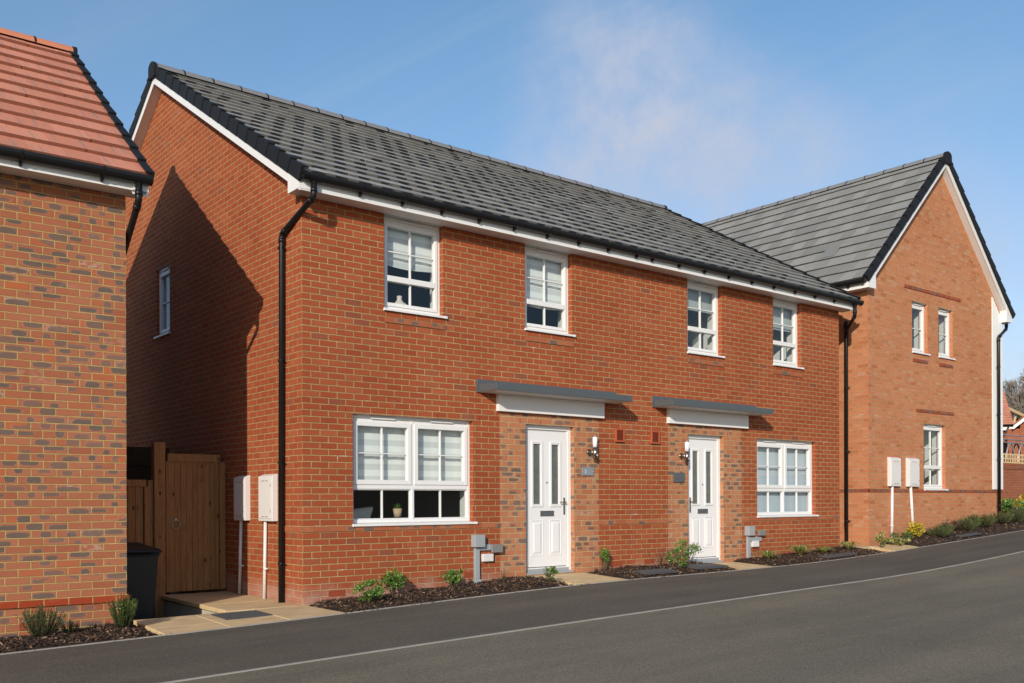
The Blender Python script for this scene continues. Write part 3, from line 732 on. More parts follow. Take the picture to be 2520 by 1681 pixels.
# roof
sl = Vector((0, 1, PM)).normalized(); SLr = (HB + .31) * math.sqrt(1 + PM * PM)
XL, XRt = -.15, W + .17; ZE = 4.058
rf = MB(); roof_slope(rf, (XL, -.31, ZE), (1, 0, 0), sl, XRt - XL, SLr, t=.036)
slb = Vector((0, -1, PM)).normalized(); roof_slope(rf, (XL, 2 * HB + .31, ZE), (1, 0, 0), slb, XRt - XL, SLr, t=.036)
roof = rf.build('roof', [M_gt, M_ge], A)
ud = MB()  # felt and deck just under the tiles
for s0, y0, y1 in ((1, -.30, HB), (-1, 2 * HB + .30, HB)):
    za, zb_ = ZE - .015, ZE - .015 + PM * (HB + .30)
    ud.hexa([(XL + .01, y0, za - .05), (XRt - .01, y0, za - .05), (XRt - .01, y1, zb_ - .05), (XL + .01, y1, zb_ - .05), (XL + .01, y0, za), (XRt - .01, y0, za), (XRt - .01, y1, zb_), (XL + .01, y1, zb_)])
ud.build('roof_deck', M_dark, roof)
ZR = ZE + PM * (HB + .31) + .045
ridge(roof, (XL - .02, HB, ZR), (XRt + .02, HB, ZR), M_ridgeg)
vg = MB()
for x, o_ in ((XL, -1), (XRt, 1)):
    verge(vg, (x, -.31, ZE), sl, (o_, 0, 0), SLr - .03); verge(vg, (x, 2 * HB + .31, ZE), slb, (o_, 0, 0), SLr - .03)
vg.build('dry_verge', M_verge, roof)
endcap(roof, (XL - .0, HB, ZR), (-1, 0, 0)); endcap(roof, (XRt, HB, ZR), (1, 0, 0))
# barge boards, soffits, fascia, boxed ends
def gable_trim(P, xw, xo, hb, ze, pm, yo, zs_, M=lambda a, b, c: (a, b, c), bd=.235, boxl=.03, thick=.018):
    """xw wall plane, xo outer plane of the barge; hb half depth, yo eaves overhang; ze tile line at -yo"""
    mb = MB(M); s_ = 1 if xo < xw else -1
    zt_ = lambda y: ze + pm * (y + yo)
    for f in (lambda y: y, lambda y: 2 * hb - y):
        a, b = -yo * .78, hb
        mb.hexa([(xo, f(a), zt_(a) - bd), (xo + s_ * thick, f(a), zt_(a) - bd), (xo + s_ * thick, f(b), zt_(b) - bd), (xo, f(b), zt_(b) - bd), (xo, f(a), zt_(a) - .03), (xo + s_ * thick, f(a), zt_(a) - .03), (xo + s_ * thick, f(b), zt_(b) - .03), (xo, f(b), zt_(b) - .03)])
        mb.hexa([(xo + s_ * thick, f(a), zt_(a) - bd + .006), (xw, f(a), zt_(a) - bd + .006), (xw, f(b), zt_(b) - bd + .006), (xo + s_ * thick, f(b), zt_(b) - bd + .006), (xo + s_ * thick, f(a), zt_(a) - bd + .018), (xw, f(a), zt_(a) - bd + .018), (xw, f(b), zt_(b) - bd + .018), (xo + s_ * thick, f(b), zt_(b) - bd + .018)], 0)
    mb.build('barge_board', M_pvc, P)
    bx = MB(M)
    for f in (lambda y: y, lambda y: 2 * hb - y):
        y0, y1 = -yo + .065, boxl
        bx.hexa([(xo - s_ * .004, f(y0), zs_), (xw, f(y0), zs_), (xw, f(y1), zs_), (xo - s_ * .004, f(y1), zs_), (xo - s_ * .004, f(y0), zt_(y0) - .04), (xw, f(y0), zt_(y0) - .04), (xw, f(y1), zt_(y1) - .06), (xo - s_ * .004, f(y1), zt_(y1) - .06)])
    bx.build('eaves_box', M_pvc, P)
gable_trim(A, 0, -.150, HB, ZE, PM, .31, ZS); gable_trim(A, W, W + .155, HB, ZE, PM, .31, ZS)
fs = MB()
for y0, y1, q in ((-.245, -.227, 1),):
    fs.box(0, W, y0, y1, ZS - .004, ZE + .02)
fs.box(0, W, 2 * HB + .227, 2 * HB + .245, ZS - .004, ZE + .02)
fs.build('fascia', M_pvc, A)
so = MB()
so.box(0, W, -.2265, -.0005, ZS, ZS + .012); so.box(0, W, 2 * HB + .0005, 2 * HB + .2265, ZS, ZS + .012); so.build('soffit', M_pvc, A)
gutter(A, -.13, 11.22, -.305, 4.05, [.62, 1.20, 1.78, 2.36, 2.94, 3.52, 4.1, 4.68, 5.26, 5.6, 6.2, 6.8, 7.4, 8.0, 8.6, 9.2, 9.8, 10.4])
pipe(A, [(0.005, -.300, 3.98), (0.005, -.300, 3.80), (-.052, .405, 3.52), (-.052, .455, -.86)], [(-.052, .425, 3.36), (-.052, .43, 2.03), (-.052, .445, .825), (-.052, .452, -.37)], side=(0, -1, 0), lab='black downpipe down the left gable wall')
# canopies
for (a, bx0, bx1) in ((2.50, 2.832, 4.795), (5.868, 6.197, 8.17)):
    b = a + 2.535; c = MB(); d = .395
    c.box(a, b + .03, -.022, -.001, 1.792, 1.965)                        # upstand against the wall
    c.hexa([(a + .03, -d, 1.792), (b, -d, 1.792), (b, -.0225, 1.792), (a + .03, -.0225, 1.792), (a + .03, -d, 1.876), (b, -d, 1.876), (b, -.0225, 1.90), (a + .03, -.0225, 1.90)])
    o = c.build('door_canopy', M_grey, A, bevel=.004)
    u = MB(); u.box(a + .045, b - .015, -d + .014, -.023, 1.788, 1.7915); u.build('canopy_soffit', M_pvc, o)
    x = MB(); x.box(bx0, bx1, -.062, -.001, 1.560, 1.7875); x.build('canopy_board', M_pvc, o, bevel=.003)
    s_ = MB()
    for k in range(5): xx = a + .15 + (b - a - .3) * k / 4; s_.tube([(xx, -d - .004, 1.842), (xx, -d, 1.842)], .008, 8)
    s_.build('canopy_screws', M_grey, o)
# extract vents
for x in (5.055, 5.823):
    v = MB(); z0, z1 = 1.229, 1.429
    v.frame(x, x + .19, z0, z1, .026, -.035, -.001); 
    o = v.build('extract_vent', M_terra, A, bevel=.004); g_ = MB()
    g_.box(x + .026, x + .164, -.010, -.002, z0 + .026, z1 - .026, 1)
    for k in range(12): zz = z0 + .032 + k * .0118; g_.hexa([(x + .026, -.030, zz), (x + .164, -.030, zz), (x + .164, -.0105, zz + .006), (x + .026, -.0105, zz + .006), (x + .026, -.030, zz + .002), (x + .164, -.030, zz + .002), (x + .164, -.0105, zz + .008), (x + .026, -.0105, zz + .008)])
    g_.build('vent_louvres', [M_terra, M_terrad], o)
for x, z in ((.33, -.75), (2.29, -.63), (4.99, -.604), (5.68, -.60), (8.60, -.606), (10.30, -.525)): airbrick(A, x, z)
# wall lamps
for x in (4.575, 6.575):
    l = MB(); yc = -.085; z = .965
    l.tube([(x - .045, -.001, z + .095), (x - .045, -.018, z + .095)], .047, 20); l.tube([(x - .045, -.018, z + .095), (x - .02, yc, z + .095)], .014, 10)
    l.tube([(x, yc, z), (x, yc, z + .165)], .034, 20)
    o = l.build('wall_lamp', M_steel, A); t = MB(); t.tube([(x, yc, z + .1655), (x, yc, z + .315)], .0335, 20); t.build('lamp_shade', M_lampw, o)
    t = MB(); t.tube([(x, yc, z + .3155), (x, yc, z + .333)], .035, 20); t.build('lamp_cap', M_steel, o)
    t = MB(); t.tube([(x + .01, yc - .03, z + .05), (x + .012, yc - .04, z + .05)], .010, 10); t.build('lamp_sensor', M_lampw, o)
# house number plates
s_ = MB(); s_.box(4.383, 4.61, -.024, -.016, .722, .842)
o = s_.build('number_plate', M_glassplate, A, bevel=.002)
t = MB()
for x, z in ((4.39, .782), (4.603, .782)): t.tube([(x, -.001, z), (x, -.030, z)], .006, 8)
t.build('plate_studs', M_steel, o)
cu = bpy.data.curves.new('plate_number', 'FONT'); cu.body = '2'; cu.size = .075; cu.extrude = .0008
tmp = bpy.data.objects.new('tmp_text', cu); COL.objects.link(tmp); bpy.context.view_layer.update()
me_ = bpy.data.meshes.new_from_object(tmp.evaluated_get(bpy.context.evaluated_depsgraph_get())); bpy.data.objects.remove(tmp); me_.materials.clear(); me_.materials.append(M_letters)
to = bpy.data.objects.new('plate_number', me_); COL.objects.link(to)
to.parent = o; to.location = (4.425, -.0255, .755); to.rotation_euler = (rad(90), 0, 0)
s_ = MB(); s_.box(6.335, 6.60, -.022, -.012, .645, .795); o = s_.build('number_plate', M_slate, A, bevel=.002, label='blank dark slate plate')
t = MB(); t.box(6.36, 6.50, -.0232, -.0222, .70, .703); t.build('plate_line', M_iron, o)
# gas meter fittings on the front
def gasfit(x, z, armz, stack):
    g_ = MB(); g_.box(x, x + .165, -.10, -.002, z - .16, z); o = g_.build('gas_fitting', M_gasg, A, bevel=.006)
    d_ = MB(); d_.box(x + .04, x + .115, -.045, -.002, z - .58, z - .161)
    d_.hexa([(x + .035, -.12, z - .74), (x + .155, -.12, z - .74), (x + .155, -.002, z - .74), (x + .035, -.002, z - .74), (x + .035, -.055, z - .581), (x + .12, -.055, z - .581), (x + .12, -.002, z - .581), (x + .035, -.002, z - .581)])
    d_.build('pipe_cover', M_gasg, o, bevel=.004)
    a_ = MB(); a_.box(x + .1155, x + .42, -.04, -.002, armz - .075, armz); a_.build('side_duct', M_gasg, o, bevel=.003)
    k = MB(); k.box(*stack, ); k.build('grey_cover', M_gask, o, bevel=.005)
    w_ = MB(); w_.box(x + .165, x + .335, -.055, -.002, z - .355, z - .255); w_.build('white_cover', M_box, o, bevel=.005)
gasfit(2.405, -.083, -.215, (2.705, 2.885, -.075, -.041, -.325, -.215))
gasfit(8.12, -.078, -.265, (8.42, 8.60, -.09, -.041, -.245, -.155))
# meter boxes on the gable wall
meterbox(A, -1.79, -1.435, .125, .70, SIDE, lab='white meter box half in shade, farther from the corner')
meterbox(A, -1.035, -.64, .125, .70, SIDE, lab='white meter box beside the black downpipe')
for y0, y1, z0 in ((1.66, 1.72, -.82), (.93, .97, -.84)):
    pipe(A, [(-.03, y0, .128), (-.03, y1, z0)], [(-.03, y0, -.46)], r=.021, side=(0, -1, 0), m=M_box, nm='meter_pipe', toe=.03)
# ============================================================ house on the left
LC = (-1.945, .063); TH = rad(-1.16); LW = 9.0; LHB = 2.86; LZS = 3.515; LPM = .77; LPL = -.66
B = thing('red_roofed_house', 'mottled brick house with red tiled roof cut off by the left edge', 'house', (LC[0], LC[1], -.9), (0, 0, .9), TH)
mb = MB(); wall(mb, -LW, 0, -1.5, LZS, [])
zt2 = lambda y: 3.645 + LPM * .325 - .10 + LPM * min(y, 2 * LHB - y)
mb.quad([(0, 0, -1.5), (0, 0, zt2(0)), (0, LHB, zt2(LHB)), (0, 2 * LHB, zt2(0)), (0, 2 * LHB, -1.5)])
mb.quad([(-LW, 2 * LHB, -1.5), (0, 2 * LHB, -1.5), (0, 2 * LHB, LZS), (-LW, 2 * LHB, LZS)])
mb.quad([(-LW, 0, -1.5), (-LW, 0, zt2(0)), (-LW, LHB, zt2(LHB)), (-LW, 2 * LHB, zt2(0)), (-LW, 2 * LHB, -1.5)])
mb.build('wall', [M_lh, M_dark], B, uvo=(0, LPL), fixn=False)
s_ = MB(); s_.box(-LW, .02, -.022, -.0005, LPL + .006, LPL + .070); s_.build('plinth_course', M_strap, B, uvo=(0, LPL), label='plain red projecting brick course')
rf = MB(); sl2 = Vector((0, 1, LPM)).normalized(); sl2b = Vector((0, -1, LPM)).normalized(); LZE = 3.645; lyo = .325
SL2 = (LHB + lyo) * math.sqrt(1 + LPM ** 2)
roof_slope(rf, (-LW, -lyo, LZE), (1, 0, 0), sl2, LW + .155, SL2, ga=.34, tw=.335, t=.042, shift=.33); roof_slope(rf, (-LW, 2 * LHB + lyo, LZE), (1, 0, 0), sl2b, LW + .155, SL2, ga=.34, tw=.335, t=.042)
roof = rf.build('roof', [M_rt, M_re], B)
ud = MB()
for y0, y1 in ((-lyo + .01, LHB), (2 * LHB + lyo - .01, LHB)):
    za, zb_ = LZE - .012, LZE - .012 + LPM * (LHB + lyo - .01)
    ud.hexa([(-LW, y0, za - .05), (.145, y0, za - .05), (.145, y1, zb_ - .05), (-LW, y1, zb_ - .05), (-LW, y0, za), (.145, y0, za), (.145, y1, zb_), (-LW, y1, zb_)])
ud.build('roof_deck', M_dark, roof)
LZR = LZE + LPM * (LHB + lyo) + .035
ridge(roof, (-LW, LHB, LZR), (.17, LHB, LZR), M_ridger)
vg = MB(); verge(vg, (.165, -lyo, LZE), sl2, (1, 0, 0), SL2 - .03, ga=.34, skirt=.13); verge(vg, (.165, 2 * LHB + lyo, LZE), sl2b, (1, 0, 0), SL2 - .03, ga=.34, skirt=.13); vg.build('dry_verge', M_verge, roof)
endcap(roof, (.15, LHB, LZR), (1, 0, 0))
gable_trim(B, 0, .150, LHB, LZE, LPM, lyo, LZS)
s_ = MB(); s_.box(-LW, 0, -.245, -.227, LZS - .004, LZE + .02); s_.build('fascia', M_pvc, B)
s_ = MB(); s_.box(-LW, 0, -.2265, -.0005, LZS, LZS + .012); s_.build('soffit', M_pvc, B)
gutter(B, -LW, .17, -.305, 3.655, [-7.4, -6.4, -5.4, -4.3, -3.2, -2.1, -1.03, -.30], lab='black half round gutter under the red tiles')
pipe(B, [(.045, -.295, 3.60), (.045, -.295, 3.40), (.05, .42, 2.86), (.05, .46, -1.1)], [(.05, .46, 1.6), (.05, .46, 0)], side=(-1, 0, 0))
airbrick(B, -1.0, -.87)
# ============================================================ house on the right
RX, RY = 11.829, -.083; GWd = 5.55; RHB = GWd / 2; RZS = 4.385; RL = 9.0; RPL = .5
C = thing('gable_fronted_house', 'orange brick gable fronted house with white rendered corner strip', 'house', (RX, RY, -.4), (0, 0, .4))
mb = MB()
RW = [(1.644, 2.266, 3.372, 4.39), (2.713, 3.328, 3.372, 4.39), (2.08, 2.993, .585, 1.922)]
wall(mb, 0, GWd, -1.2, 4.39, [(a, b, c - .041, d) for a, b, c, d in RW])
RPM = .975
zt3 = lambda x: 4.555 + RPM * .30 - .11 + RPM * min(x, GWd - x)
mb.quad([(0, 0, 4.39), (0, 0, zt3(0)), (RHB, 0, zt3(RHB)), (GWd, 0, zt3(0)), (GWd, 0, 4.39)])
for x in (0, GWd): mb.quad([(x, 0, -1.2), (x, RL, -1.2), (x, RL, RZS + .1), (x, 0, RZS + .1)])
mb.quad([(0, RL, -1.2), (GWd, RL, -1.2), (GWd, RL, zt3(0)), (RHB, RL, zt3(RHB)), (0, RL, zt3(0))])
mb.build('wall', [M_rh, M_plas], C, uvo=(0, RPL), fixn=False)
pc = MB(); pc.box(-.012, GWd + .012, -.014, -.0005, RPL + .006, RPL + .07); pc.box(-.012, -.0005, -.014, .66, RPL + .006, RPL + .07)
pc.build('plinth_course', M_plr, C, uvo=(0, RPL), label='proud course of dark and red headers')
for a, b, z in ((1.333, 3.66, 4.622), (1.781, 3.34, 2.150), (1.66, 2.25, 3.16), (2.73, 3.31, 3.16)):
    s_ = MB(); s_.box(a, b, -.014, -.0005, z, z + .062); s_.build('brick_band', M_plr, C, uvo=(a, z - .006))
it = MB(); it.quad([(.31, 3, -1), (GWd - .3, 3, -1), (GWd - .3, 3, 4.6), (.31, 3, 4.6)]); it.box(.31, GWd - .3, .31, 3, 2.4, 2.6); it.box(.31, GWd - .3, .31, 3, 4.5, 4.55); it.box(.31, GWd - .3, .31, 3, .0, .03)
for x in (.31, GWd - .31): it.quad([(x, .3, -1), (x, 3, -1), (x, 3, 4.6), (x, .3, 4.6)])
it.build('interior', M_room, C, fixn=False)
s_ = MB()
for x in (2.50, 3.42): s_.box(x, x + .06, .301, 1.6, 2.61, 4.49)
s_.box(3.15, 3.2, .301, 1.6, .04, 2.39); s_.build('partition', M_plas, C)
window(C, *RW[0], kind='slim'); window(C, *RW[1], kind='slim'); window(C, *RW[2], kind='single')
st = MB(); st.hexa([(5.117, -.022, .583), (5.60, -.022, .583), (5.60, -.0005, .583), (5.117, -.0005, .583), (5.117, -.022, 4.92), (5.60, -.022, 4.43), (5.60, -.0005, 4.43), (5.117, -.0005, 4.92)])
st.box(5.551, 5.60, .0, RL, .583, RZS); st.build('render_strip', M_render, C, label='white rendered strip up the right corner')
# roof (ridge runs back from the street)
GF = lambda a, b, c: (b, a, c)
rf = MB(); syo = .30; RZE = 4.555
slx = Vector((1, 0, RPM)).normalized(); slxb = Vector((-1, 0, RPM)).normalized(); SL3 = (RHB + syo) * math.sqrt(1 + RPM ** 2)
YV = -.16
roof_slope(rf, (-syo, YV, RZE), (0, 1, 0), slx, RL - YV, SL3, ga=.335, t=.036); roof_slope(rf, (GWd + syo, YV, RZE), (0, 1, 0), slxb, RL - YV, SL3, ga=.335, t=.036)
roof = rf.build('roof', [M_nt, M_ne], C)
ud = MB()
for x0, x1 in ((-syo + .01, RHB), (GWd + syo - .01, RHB)):
    za, zb_ = RZE - .012, RZE - .012 + RPM * (RHB + syo - .01)
    ud.hexa([(x0, YV + .01, za - .05), (x1, YV + .01, zb_ - .05), (x1, RL, zb_ - .05), (x0, RL, za - .05), (x0, YV + .01, za), (x1, YV + .01, zb_), (x1, RL, zb_), (x0, RL, za)])
ud.build('roof_deck', M_dark, roof)
RZR = RZE + RPM * (RHB + syo) + .02
ridge(roof, (RHB, YV - .02, RZR), (RHB, RL, RZR), M_ridgeg)
vg = MB(); verge(vg, (-syo, YV - .01, RZE), slx, (0, -1, 0), SL3 - .03, skirt=.14); verge(vg, (GWd + syo, YV - .01, RZE), slxb, (0, -1, 0), SL3 - .03, skirt=.14); vg.build('dry_verge', M_verge, roof)
endcap(roof, (RHB, YV, RZR), (0, -1, 0), r=.14)
vt = MB()
p0 = Vector((-syo, 0, RZE)) + slx * 1.05; nn = Vector((-RPM, 0, 1)).normalized()
q = [p0 + Vector((0, y, 0)) + slx * s + nn * h for h in (.03, .045) for y, s in ((1.0, 0), (1.32, 0), (1.32, .30), (1.0, .30))]
vt.hexa([tuple(x) for x in q]); vt.build('roof_vent', M_gask, roof)
gable_trim(C, 0, -.150, RHB, RZE, RPM, syo, RZS, M=GF)
s_ = MB(); s_.box(-.245, -.227, 0, RL, RZS - .004, RZE + .02); s_.box(GWd + .227, GWd + .245, 0, RL, RZS - .004, RZE + .02); s_.build('fascia', M_pvc, C)
s_ = MB(); s_.box(-.2265, -.0005, 0, RL, RZS, RZS + .012); s_.box(GWd + .0505, GWd + .2265, 0, RL, RZS, RZS + .012); s_.build('soffit', M_pvc, C)
gutter(C, -.10, RL, -.305, 4.545, [.25, 1.2], axis='y', sgn=-1)
gutter(C, -.10, RL, GWd + .305, 4.545, [.25], axis='y', sgn=1)
meterbox(C, .67, 1.06, .622, 1.20, I_, lab='left of the two white meter boxes'); meterbox(C, 1.36, 1.775, .618, 1.20, I_, lab='right of the two white meter boxes')
pipe(C, [(.80, -.03, .62), (.775, -.03, -.45)], [(.785, -.03, -.16)], r=.028, side=(-1, 0, 0), m=M_box, nm='meter_pipe', toe=.03)
pipe(C, [(1.50, -.03, .62), (1.60, -.03, -.40)], [(1.54, -.03, .18)], r=.028, side=(-1, 0, 0), m=M_box, nm='meter_pipe', toe=.03)
airbrick(C, 1.78, -.23)
pipe(C, [(GWd + .30, -.0, 4.47), (GWd + .30, -.0, 4.28), (5.29, -.075, 4.02), (5.29, -.075, -.25)], [(5.29, -.075, z) for z in (3.35, 2.28, 1.27, .22)], side=(-1, 0, 0), lab='black downpipe over the white strip')
# shared downpipe in the gap, fed by the long gutter
pipe(A, [(11.02, -.300, 3.98), (11.02, -.300, 3.76), (11.765, .342, 3.60), (11.765, .355, -.56)], [], side=(0, -1, 0), lab='black downpipe in the gap at the right end')
pipe(C, [(-.062, .425, 3.84), (-.062, .44, -.16)], [(-.062, .427, z) for z in (3.76, 2.55, 1.30, -.05)], side=(0, -1, 0), r=.036)
# ============================================================ side passage
gt = thing('wooden_gate', 'brown boarded garden gate with ring handle in the passage', 'gate', (-.78, 2.22, -.8), (.78, -2.22, .8))
mb = MB(); x = -.76; k = 0
while x < -.10:
    w = .076; mb.box(x, min(x + w, -.10) - .004, 2.215 + (k % 2) * .002, 2.237, -.79, .90, 0, R.random()); x += w; k += 1
mb.build('gate_boards', M_wood, gt)
mb = MB(); mb.box(-.78, -.09, 2.195, 2.2145, .885, .985, 0, .2); mb.box(-.80, -.762, 2.20, 2.24, -.79, .884, 0, .6); mb.box(-.098, -.02, 2.19, 2.235, -.79, .884, 0, .5); mb.build('gate_frame', M_wood, gt)
rg = MB(); rg.tube([(-.68 + .055 * math.cos(a), 2.19, .075 + .055 * math.sin(a)) for a in [2 * math.pi * i / 20 for i in range(21)]], .006, 8, cap=False); rg.tube([(-.68, 2.214, .135), (-.68, 2.19, .135)], .02, 12); rg.build('ring_handle', M_wire, gt)
p_ = MB(); p_.box(-.01, .0 - .002, 2.19, 2.25, -.83, .97, 0, .9); p_.box(-.95, -.815, 2.18, 2.30, -1.14, 1.125, 0, .15)
p_ = MB(); p_.box(-.955, -.815, 2.18, 2.30, -1.16, 1.125, 0, .15); tag(p_.build('gate_post', M_wood, bevel=.004), 'tall square timber post left of the boarded gate', 'post')
fn = thing('low_fence', 'lower brown boarded fence panel behind the black bin', 'fence', (-1.45, 2.25, -1.15), (1.45, -2.25, 1.15))
mb = MB(); x = -1.93; k = 0
while x < -1.07: mb.box(x, x + .09, 2.25, 2.27, -1.12, .58, 0, R.random()); x += .096
mb.build('fence_boards', M_wood, fn); mb = MB(); mb.box(-1.93, -1.04, 2.225, 2.249, .56, .645, 0, .3); mb.box(-1.065, -1.02, 2.22, 2.249, -1.12, .559, 0, .5); mb.box(-1.018, -.958, 2.225, 2.285, -1.12, .64, 0, .2); mb.build('fence_frame', M_wood, fn)
mb = MB(); x = -1.93
while x < -.06: mb.box(x, x + .12, 4.2, 4.22, -1.1, 1.17, 0, R.random()); x += .125
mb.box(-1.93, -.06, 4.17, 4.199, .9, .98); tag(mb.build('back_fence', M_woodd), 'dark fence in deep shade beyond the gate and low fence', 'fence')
# wheelie bin
bn = thing('wheelie_bin', 'black wheelie bin standing in the shaded passage', 'bin', (-1.5, 1.55, -1.15), (1.5, -1.55, 1.15))
x0, x1, y0, y1 = -1.78, -1.22, 1.22, 1.86
mb = MB(); mb.hexa([(x0 + .05, y0 + .06, -1.12), (x1 - .05, y0 + .06, -1.12), (x1 - .05, y1 - .1, -1.12), (x0 + .05, y1 - .1, -1.12), (x0, y0, -.23), (x1, y0, -.23), (x1, y1, -.23), (x0, y1, -.23)])
mb.box(x0 - .012, x1 + .012, y0 - .012, y1 + .012, -.27, -.229); mb.build('bin_body', M_bin, bn, bevel=.02)
mb = MB(); mb.hexa([(x0 - .035, y0 - .04, -.228), (x1 + .035, y0 - .04, -.228), (x1 + .035, y1 + .03, -.228), (x0 - .035, y1 + .03, -.228), (x0 - .01, y0, -.185), (x1 + .01, y0, -.185), (x1 - .04, y1, -.125), (x0 + .04, y1, -.125)]); mb.box(x0 + .08, x1 - .08, y0 - .075, y0 - .041, -.222, -.195); mb.build('bin_lid', M_bin, bn, bevel=.015)
mb = MB(); mb.tube([(x0, y1 + .07, -.22), (x1, y1 + .07, -.22)], .016, 10); mb.build('bin_handle', M_bin, bn)
for x in (x0 + .01, x1 - .01): mb = MB(); mb.tube([(x - .025, y1 - .06, -1.04), (x + .025, y1 - .06, -1.04)], .10, 18); mb.build('wheel', M_bin, bn)
# ============================================================ things in the windows
pl = thing('pot_plant', 'small green plant in a woven pot on the inside of the wide window', 'pot plant', (1.42, .22, .16), (0, 0, 0))
mb = MB(); mb.lathe([(.001, 0), (.042, 0), (.058, .11), (.050, .11), (.045, .09), (.001, .09)], (0, 0, 0)); mb.build('pot', M_pot, pl)
mb = MB()
for k in range(90):
    a = R.uniform(0, 6.28); t = R.uniform(.1, .9); d = Vector((math.cos(a) * t, math.sin(a) * t, 1.1)).normalized(); b = Vector((math.cos(a) * .03 * t, math.sin(a) * .03 * t, .09)); e = b + d * R.uniform(.05, .10); s = Vector((-math.sin(a), math.cos(a), 0)) * .005
    mb.quad([tuple(b - s), tuple(b + s), tuple(e)], 0, False, R.random() * .7)
mb.build('leaves', M_leaf, pl, fixn=False)
mb = MB(); mb.lathe([(.001, 0), (.10, 0), (.12, .03), (.105, .075), (.045, .12), (.030, .15), (.034, .19), (.028, .19), (.024, .15)], (1.46, .22, 2.765)); tag(mb.build('vase', M_vase), 'squat grey ceramic vase on the inside of the leftmost upper window', 'vase')
cs = MB(); cs.hexa([(.74, .42, .10), (1.14, .42, .10), (1.14, .52, .10), (.74, .52, .10), (.70, .44, .24), (1.22, .44, .30), (1.22, .53, .30), (.70, .53, .24)]); tag(cs.build('cushion', M_vase, bevel=.03), 'pale cushion just inside the lower left pane of the wide window', 'cushion')
# ============================================================ beds
BEDS = [(-9.5, -1.90, .063), (.06, 3.41, 0), (4.43, 6.85, 0), (7.81, 11.0, 0), (12.21, 17.4, RY), (17.4, 34, 6.)]
mb = MB(); cb = MB()
def bedz(x, y, yw):
    t = max(0, min(1, (y - YE) / (0 - YE)))
    ed = min([1] + [max(0, min((x - a) / .2, (b - x) / .2)) for a, b, _ in BEDS if a <= x <= b])
    return zs(x, y) - .03 * (1 - ed) + ed * .035 * math.sin(math.pi * min(1, t)) + .012 * math.sin(x * 5.1 + y * 3) * t + .008 * math.sin(x * 13.7 + y * 9)
for x0, x1, yw in BEDS:
    xs = [x0 + (x1 - x0) * i / max(1, int((x1 - x0) / .15)) for i in range(int((x1 - x0) / .15) + 1)]
    ys = [YE + .002 + (yw - YE - .004) * j / (8 if yw < 1 else 30) for j in range(9 if yw < 1 else 31)]
    for a, b in zip(xs, xs[1:]):
        for c, d in zip(ys, ys[1:]): mb.quad([(a, c, bedz(a, c, yw)), (b, c, bedz(b, c, yw)), (b, d, bedz(b, d, yw)), (a, d, bedz(a, d, yw))], 0, True)
    area = (x1 - x0) * (min(yw, 1.5) - YE); n = int(area * (1300 if x0 < 9 else 450))
    for k in range(n):
        x, y = R.uniform(x0 + .02, x1 - .02), R.uniform(YE + .03, min(yw, 1.5) - .02)
        l, w, h = R.uniform(.012, .062), R.uniform(.005, .02), R.uniform(.002, .007); c = Vector((x, y, bedz(x, y, yw) + R.uniform(0, .018)))
        Rm = Matrix.Rotation(R.uniform(0, 6.28), 3, 'Z') @ Matrix.Rotation(R.gauss(0, .45), 3, 'Y') @ Matrix.Rotation(R.gauss(0, .5), 3, 'X')
        if y - l / 2 < YE + .01: continue
        P8 = [c + Rm @ Vector(q) for q in ((-l / 2, -w / 2, 0), (l / 2, -w / 3, 0), (l / 2, w / 3, 0), (-l / 2, w / 2, 0), (-l / 2, -w / 2, h), (l / 2, -w / 3, h), (l / 2, w / 3, h), (-l / 2, w / 2, h))]
        cb.hexa([tuple(q) for q in P8], 0, R.random() ** 1.2)
for k in range(260):   # chips kicked out of the beds
    x0, x1, yw = R.choice(BEDS[:5]); x = R.uniform(x0 - .15, x1 + .15); y = YE - abs(R.gauss(0, .10)); l, w = R.uniform(.008, .03), R.uniform(.004, .010); c = Vector((x, y, zs(x, y) + .007)); Rm = Matrix.Rotation(R.uniform(0, 6.28), 3, 'Z')
    P8 = [c + Rm @ Vector(q) for q in ((-l / 2, -w / 2, 0), (l / 2, -w / 3, 0), (l / 2, w / 3, 0), (-l / 2, w / 2, 0), (-l / 2, -w / 2, .004), (l / 2, -w / 3, .004), (l / 2, w / 3, .004), (-l / 2, w / 2, .004))]
    cb.hexa([tuple(q) for q in P8], 0, R.random())
tostruct(mb.build('flower_bed', M_soil, fixn=False)); o = cb.build('bark_mulch', M_chip, fixn=False); tag(o, 'dark bark chips covering the narrow beds along the walls', 'mulch', kind='stuff')
def gp(x, y): return bedz(x, y, 0)
